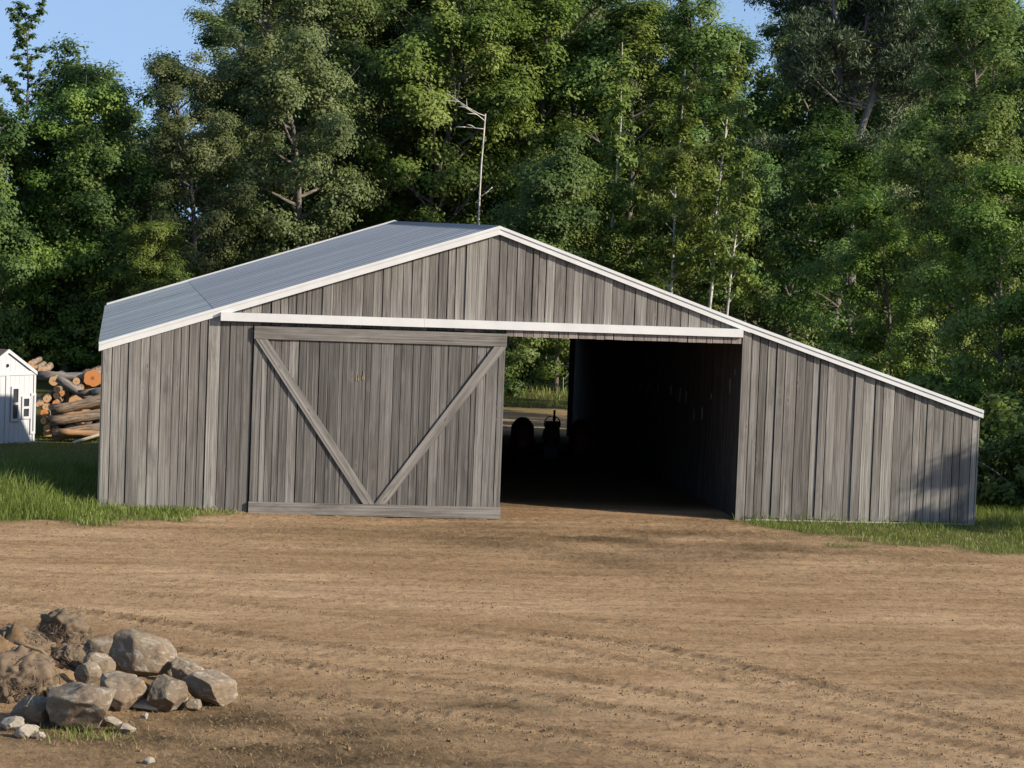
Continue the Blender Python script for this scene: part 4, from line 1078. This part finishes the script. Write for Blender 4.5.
def spruce(seed,H,CW,name='spruce_tree'):
    rs=np.random.default_rng(seed); tubes=[];P_=[];D_=[];rn=[]
    T=curve((0,0,-.3),(0,0,1),H,10,rs,.01,.02); tubes.append((T,np.linspace(.16,.02,11),7))
    z=.6
    while z<H-.2:
        h=z/H; nb=7
        for k in range(nb):
            az=rs.uniform(0,2*math.pi); ln=CW*(1-h)**.85*rs.uniform(.6,1.1)+.04; el=.75*h-.05
            B=curve((0,0,z),(math.cos(az)*math.cos(el),math.sin(az)*math.cos(el),math.sin(el)),ln,4,rs,.05,.03); tubes.append((B,np.linspace(.025,.006,5),4))
            n=int(46*ln+20); t=rs.uniform(.1,1,n)*4; q=np.minimum(t.astype(int),3); c=B[q]+(B[q+1]-B[q])*(t-q)[:,None]
            d=rs.normal(size=(n,3))*.6+(B[-1]-B[0])/ln*.7; d[:,2]-=.1
            P_.append(c+rs.normal(0,.08,(n,3))); D_.append(d); rn.append(np.clip(rs.uniform(.1,.7)+rs.normal(0,.15,n),0,1))
        z+=.24+.12*(1-h)
    V=needles_at(np.concatenate(P_),np.concatenate(D_),rs,.24,.07)
    return finish_tree(name,V,np.concatenate(rn),tubes,M['needle'],M['bark'])
def plume(seed,H,CW,cb,name='ash_tree'):
    """open-topped tree with rising leafy plumes"""
    rs=np.random.default_rng(seed); tubes=[];CC=[];CR=[];cr=[]
    T=curve((0,0,-.3),(0,0,1),H*.97,12,rs,.03,.03); tubes.append((T,np.linspace(.15,.02,13),7))
    for k in range(34):
        h=((k+.5)/34)**.85; z=cb+(H-.4-cb)*h; f=np.interp(z,T[:,2],np.arange(13)); i=int(min(f,11)); a=T[i]+(T[i+1]-T[i])*(f-i)
        az=k*2.399+rs.normal(0,.3); el=.35+.35*h; ln=CW*(1-h*.62)*rs.uniform(.75,1.15)
        P=curve(a,(math.cos(az)*math.cos(el),math.sin(az)*math.cos(el),math.sin(el)),ln,6,rs,.07,.06); tubes.append((P,np.linspace(.03,.008,7),4)); lr=rs.uniform(.2,.7)
        for t in np.arange(1.2 if h>.6 else 2,6.4,.75 if h>.6 else .6):
            q=int(min(t,5)); CC.append(P[q]+(P[q+1]-P[q])*(t-q)+rs.normal(0,.08,3)); CR.append(rs.uniform(.17,.27) if h>.6 else rs.uniform(.35,.65)); cr.append(lr)
    V,rn=clump_cloud(np.array(CC),np.array(CR),95,rs,np.array([0,0,H*.5]),size=.12,crnd=np.array(cr),flat=.5)
    return finish_tree(name,V,rn,tubes,M['leaf'],M['bark'])
def birch(seed,H,name='birch_tree',leafy=True,tr=.085):
    rs=np.random.default_rng(seed); tubes=[];CC=[];CR=[];cr=[]
    T=curve((0,0,-.3),(rs.normal(0,.04),0,1),H,14,rs,.035,.03); tubes.append((T,np.linspace(tr,.018,15),7))
    for k in range(18):
        h=.35+.62*k/18; f=h*14; i=int(min(f,13)); a=T[i]+(T[i+1]-T[i])*(f-i); az=k*2.4; el=.8
        ln=rs.uniform(.8,1.9)*(1.25-h)
        P=curve(a,(math.cos(az)*math.cos(el),math.sin(az)*math.cos(el),math.sin(el)),ln,5,rs,.12,.0); tubes.append((P,np.linspace(.022,.005,6),4))
        if leafy:
            for t in (2.5,3.5,4.5,5): q=int(min(t,4)); CC.append(P[q]+rs.normal(0,.12,3)); CR.append(rs.uniform(.25,.5)); cr.append(rs.uniform(.3,.9))
    if not CC: CC=[T[3]+np.array([.3,.2,0])]; CR=[.3]; cr=[.5]
    V,rn=clump_cloud(np.array(CC),np.array(CR),70,rs,np.array([0,0,H*.6]),size=.10,crnd=np.array(cr))
    return finish_tree(name,V,rn,tubes,M['leaf_bright'],M['birch'])
def snag(seed,H,tops,name='dead_tree',tr=.10):
    rs=np.random.default_rng(seed); mb_t=[]
    T=curve((0,0,-.3),(.0,0,1),H+.3,12,rs,.02,.02); root=empty(name,(0,0,-50))
    mb=MB(); mb.tube(T,np.linspace(tr,tr*.55,13),8); mb.build('trunk',M['dead_wood'],root,True)
    for (z,d,ln) in tops:
        m2=MB(); f=np.interp(z,T[:,2],np.arange(13)); i=int(min(f,11)); a=T[i]+(T[i+1]-T[i])*(f-i)
        B=curve(a,d,ln,6,rs,.08,.0); m2.tube(B,np.linspace(tr*.4,.01,7),6)
        for j in (2,4): m2.tube(curve(B[j],np.array(d)/np.linalg.norm(d)+rs.normal(0,.45,3),ln*.35,3,rs,.15,.0),[.018,.014,.01,.005],4)
        m2.build('branch',M['dead_wood'],root,True)
    return root

PROTO={}
PROTO['m1']=broadleaf(101,15.5,3.6,3.0,M['leaf'],M['bark'],42,370)
PROTO['m2']=broadleaf(102,17.0,3.3,3.5,M['leaf'],M['bark'],44,353,shape='tall')
PROTO['m3']=broadleaf(103,14.0,3.8,2.2,M['leaf_bright'],M['bark'],40,370)
PROTO['m4']=broadleaf(104,16.0,3.5,4.0,M['leaf_olive'],M['bark'],42,406,size=.095)
PROTO['m5']=broadleaf(105,15.0,3.2,2.0,M['leaf_bright'],M['bark'],42,335,shape='tall')
PROTO['m6']=broadleaf(106,16.5,3.7,5.0,M['leaf'],M['bark'],38,318,shape='vase',clr=(.45,.85))
PROTO['m7']=broadleaf(107,11.5,3.0,1.0,M['leaf_bright'],M['bark'],42,406,size=.095)
PROTO['m8']=broadleaf(108,10.0,2.6,.8,M['leaf'],M['bark'],40,389,size=.095)
PROTO['pl']=plume(110,15,2.9,2.0)
PROTO['pi']=pine(111,17.5,3.6,7.2)
PROTO['sp']=spruce(112,12,3.3)
PROTO['b1']=birch(113,13); PROTO['b2']=birch(114,11,tr=.06)
PROTO['s1']=shrub(120,2.6,1.6,M['leaf']); PROTO['s2']=shrub(121,3.6,1.9,M['leaf_bright']); PROTO['s3']=shrub(122,1.7,1.3,M['leaf'])
used=set()
def put(kind,x,y,label,cat='tree',sc=1.0,rot=None,group=None,z=None):
    o=PROTO[kind]
    if kind in used: o=copy_tree(o)
    used.add(kind)
    zz=float(terrain(x,y)) if z is None else z
    o.location=(x,y,zz); o.rotation_euler=(0,0,random.uniform(0,6.28) if rot is None else rot); o.scale=(sc,sc,sc*random.uniform(.95,1.05))
    tag(o,label,cat,group)
    return o
def putpx(kind,px,Yd,label,**k):
    P=atY(px,300,Yd); return put(kind,float(P[0]),Yd,label,**k)
G1='trees standing along the edge of the wood'
# front rows: (kind, image column, distance Y, scale, label)
for (kd,px,Yd,sc,lb) in [
 ('pl',28,47,.875,'open-topped tree with leafy plumes standing tallest at the far left'),
 ('m8',2,45.5,1.04,'bushy green tree at the left edge, in front of the plumed tree'),
 ('m7',66,46,.93,'bright leafy tree right of the plumed tree, above the log pile'),
 ('sp',111,50,.88,'small dark spruce with a pointed tip against the sky'),
 ('m8',128,46,.86,'low rounded tree just above the barn roof left eave'),
 ('m4',190,45,.70,'olive green tree with the sloping crown above the left roof slope'),
 ('m8',152,53,1.22,'dark rounded tree between the spruce and the olive tree'),
 ('m7',150,42,.52,'young bright tree close behind the left roof edge'),
 ('m4',296,46,.93,'tall olive-leaved tree behind the middle of the left roof slope'),
 ('m2',330,52,1.06,'dark green tall tree rising left of the ridge of the roof'),
 ('m3',400,49,1.03,'bright tree directly behind the back end of the roof ridge'),
 ('m6',455,52,1.06,'open-branched tree left of the bare white pole'),
 ('m5',525,50,1.08,'narrow bright tree just right of the barn peak'),
 ('m1',590,51,1.06,'broad green tree filling the wood above the right slope'),
 ('m5',632,49,1.0,'leafy tree left of the small gap of blue sky'),
 ('m2',722,50,1.02,'dense dark tree right of the small gap of blue sky'),
 ('m8',500,32.5,.80,'low dark tree around the foot of the bare pale pole'),
 ('m7',560,41,.72,'young leafy tree low behind the barn peak'),
 ('m7',690,41,.80,'low bright tree peeping over the middle of the right slope'),
 ('m8',765,40,.90,'low dark tree behind the break of the right slope'),
 ('m8',850,27.5,.97,'dark low tree hiding the foot of the big pine'),
 ('m6',960,38,1.02,'green tree topped against the sky near the right corner'),
 ('m1',1012,21,.84,'leafy tree filling the upper right corner'),
 ('m3',945,17,.64,'sunlit bright tree overhanging the low right end of the roof'),
 ('m7',1000,11,.66,'low leafy tree close behind the right end of the barn'),
 ('m7',893,20,.60,'bright bushy tree behind the lower right roof slope'),
 ('m8',1035,9,.70,'dark shaded bushy tree at the right edge beside the barn'),
]: putpx(kd,px,Yd,lb,sc=sc,group=G1)
putpx('pi',852,31,'big grey-trunked pine with forking stems and dark needles',sc=1.0,rot=0.0,group=G1)
for (kd,px,Yd,sc,lb) in [
 ('b1',76,49,.78,'thin white-barked birch standing above the log pile'),
 ('b2',622,42,.95,'slim pale birch right of the barn peak'),
 ('b1',598,42,.95,'pale forked-looking birch high above the right slope'),
 ('b2',672,36,1.0,'thin pale leaning birch under the small gap of sky'),
 ('b1',700,37,.95,'slender pale birch over the middle of the right slope'),
 ('b2',725,35,.95,'thin pale birch rightmost of the group over the right slope'),
]: putpx(kd,px,Yd,lb,sc=sc,group='pale thin trunks in front of the wood')
P=atY(485,112,30.5); hs=P[2]
sn=snag(131,hs,[(hs-.1,(-1,0,.35),1.4),(hs-.25,(-.9,-.2,.55),1.0),(hs-.5,(-.8,.1,.15),.9),(hs-2.6,(.9,-.2,.7),.5)],tr=.040); sn.location=(float(P[0])+.22,30.5,0); sn.rotation_euler=(0,-.035,0); tag(sn,'bare white dead pole with stubby branches behind the barn peak','dead tree')
P=atY(540,400,44); 
sn=snag(133,.55,[(.45,(.8,0,.9),.8),(.3,(.7,0,.4),.7)],tr=.014); sn.location=(float(P[0])+.2,40,0); tag(sn,'small leaning dead branch in the grass, seen through the rear doorway','dead tree')
# back rows
G2='trees deep in the wood'
kinds=['m1','m2','m4','m6','m2','m1','m4']
i=0
for Yd,step,off in ((60,60,20),(67,54,-10)):
    for px in range(-20+off,1060,step):
        if px<215 or (Yd<62 and 655<px<690): 
            continue
        if Yd<62 and px<60: continue
        k=kinds[i%7]; i+=1
        putpx(k,px+random.uniform(-15,15),Yd+random.uniform(-2,2),'tall green tree deep in the wood, mostly hidden behind the edge trees',sc=random.uniform(.92,1.08),group=G2)
for px,Yd,sc in ((90,66,.62),(140,64,.78),(40,64,.68)): putpx('m8',px,Yd,'smaller dark tree deep in the wood at the left, behind the spruce',sc=sc*1.25,group='smaller trees deep in the wood')
# shrubs at the wood's edge
G3='shrubs along the edge of the wood'
SHR=[(18,47,'s2'),(95,48,'s1'),(60,50,'s3'),(130,46,'s2'),(520,47,'s1'),(545,46,'s3'),(575,47,'s2'),(500,48,'s2')]
for px,Yd,k in SHR[:4]: putpx(k,px,Yd,'leafy shrub under the trees behind the log pile',cat='shrub',group=G3)
for px,Yd,k in SHR[4:]: putpx(k,px,Yd,'leafy shrub at the wood edge seen through the rear doorway',cat='shrub',group=G3)
for x_,y_,k in ((19.3,5.2,'s3'),(20.4,3.4,'s1'),(21.6,6.5,'s2'),(19.6,8.5,'s1'),(20.6,11,'s2'),(22.5,2.0,'s1'),(20.2,14,'s2')):
    put(k,x_,y_,'dark shaded shrub beside the right end of the barn',cat='shrub',group='shrubs beside the right end of the barn')
# a young tree just off to the right whose shadow falls on the barn's right corner
put('m7',25.5,-4.1,'young bushy tree standing in the open right of the yard',sc=.475,rot=1.0)
put('m8',28.3,1.9,'unseen bushy tree added right of the barn to shade the shrubs at its end',sc=.95,rot=2.0)  # out of view, added to throw shade on the shrubs by the barn
for k,x_,y_,sc in (('m1',-9.5,50,.85),('m2',-13,53,.85),('m4',-17,49,.9),('m3',-21,54,.95),('m6',-26,51,.9),('m1',-31,55,.9),('m2',-12,61,.8),('m8',-7.5,47,.95),('m7',-15,46,.8),('m7',-24,47,.85)):
    put(k,x_,y_,'green tree beyond the left edge of the photo, past the white shed',sc=sc,group='trees at the left end of the wood')
# far mass of the wood
rs=np.random.default_rng(5); n=2500
CC=np.stack([rs.uniform(-40,62,n),rs.uniform(72,84,n),rs.uniform(.5,14.5,n)],1)
CC=CC[~((CC[:,0]<7.5)&(CC[:,2]>7.5+.55*np.clip(CC[:,0]-1,0,9)))]; 
xg=float(atY(672,20,74)[0]); CC=CC[~((abs(CC[:,0]-xg)<1.1)&(CC[:,2]>12.0))]; xg=float(atY(508,20,74)[0]); CC=CC[~((abs(CC[:,0]-xg)<1.2)&(CC[:,2]>12.5))]
CR=rs.uniform(.8,1.6,len(CC)); V,rn=clump_cloud(CC,CR,90,rs,np.array([20,90,6]),size=.20,crnd=rs.uniform(.1,.6,len(CC)))
tag(mesh_np('far_wood',V,np.arange(len(V)),np.full(len(V)//4,4),{'rnd':('FACE',rn)},None,M['leaf'],False),'dense far wood behind the edge trees','wood',kind='stuff')
# undergrowth
n=900; CC=np.stack([rs.uniform(-12,46,n),rs.uniform(49,66,n),rs.uniform(.1,1.1,n)],1); CC[:,2]+=terrain(CC[:,0],CC[:,1])
CR=rs.uniform(.3,.7,n); V,rn=clump_cloud(CC,CR,60,rs,np.array([20,70,0]),size=.13,crnd=rs.uniform(.2,.8,n))
tag(mesh_np('undergrowth',V,np.arange(len(V)),np.full(len(V)//4,4),{'rnd':('FACE',rn)},None,M['leaf'],False),'leafy undergrowth on the floor of the wood','undergrowth',kind='stuff')
for k in PROTO:
    if k not in used:
        for ch in list(PROTO[k].children): bpy.data.objects.remove(ch)
        bpy.data.objects.remove(PROTO[k])
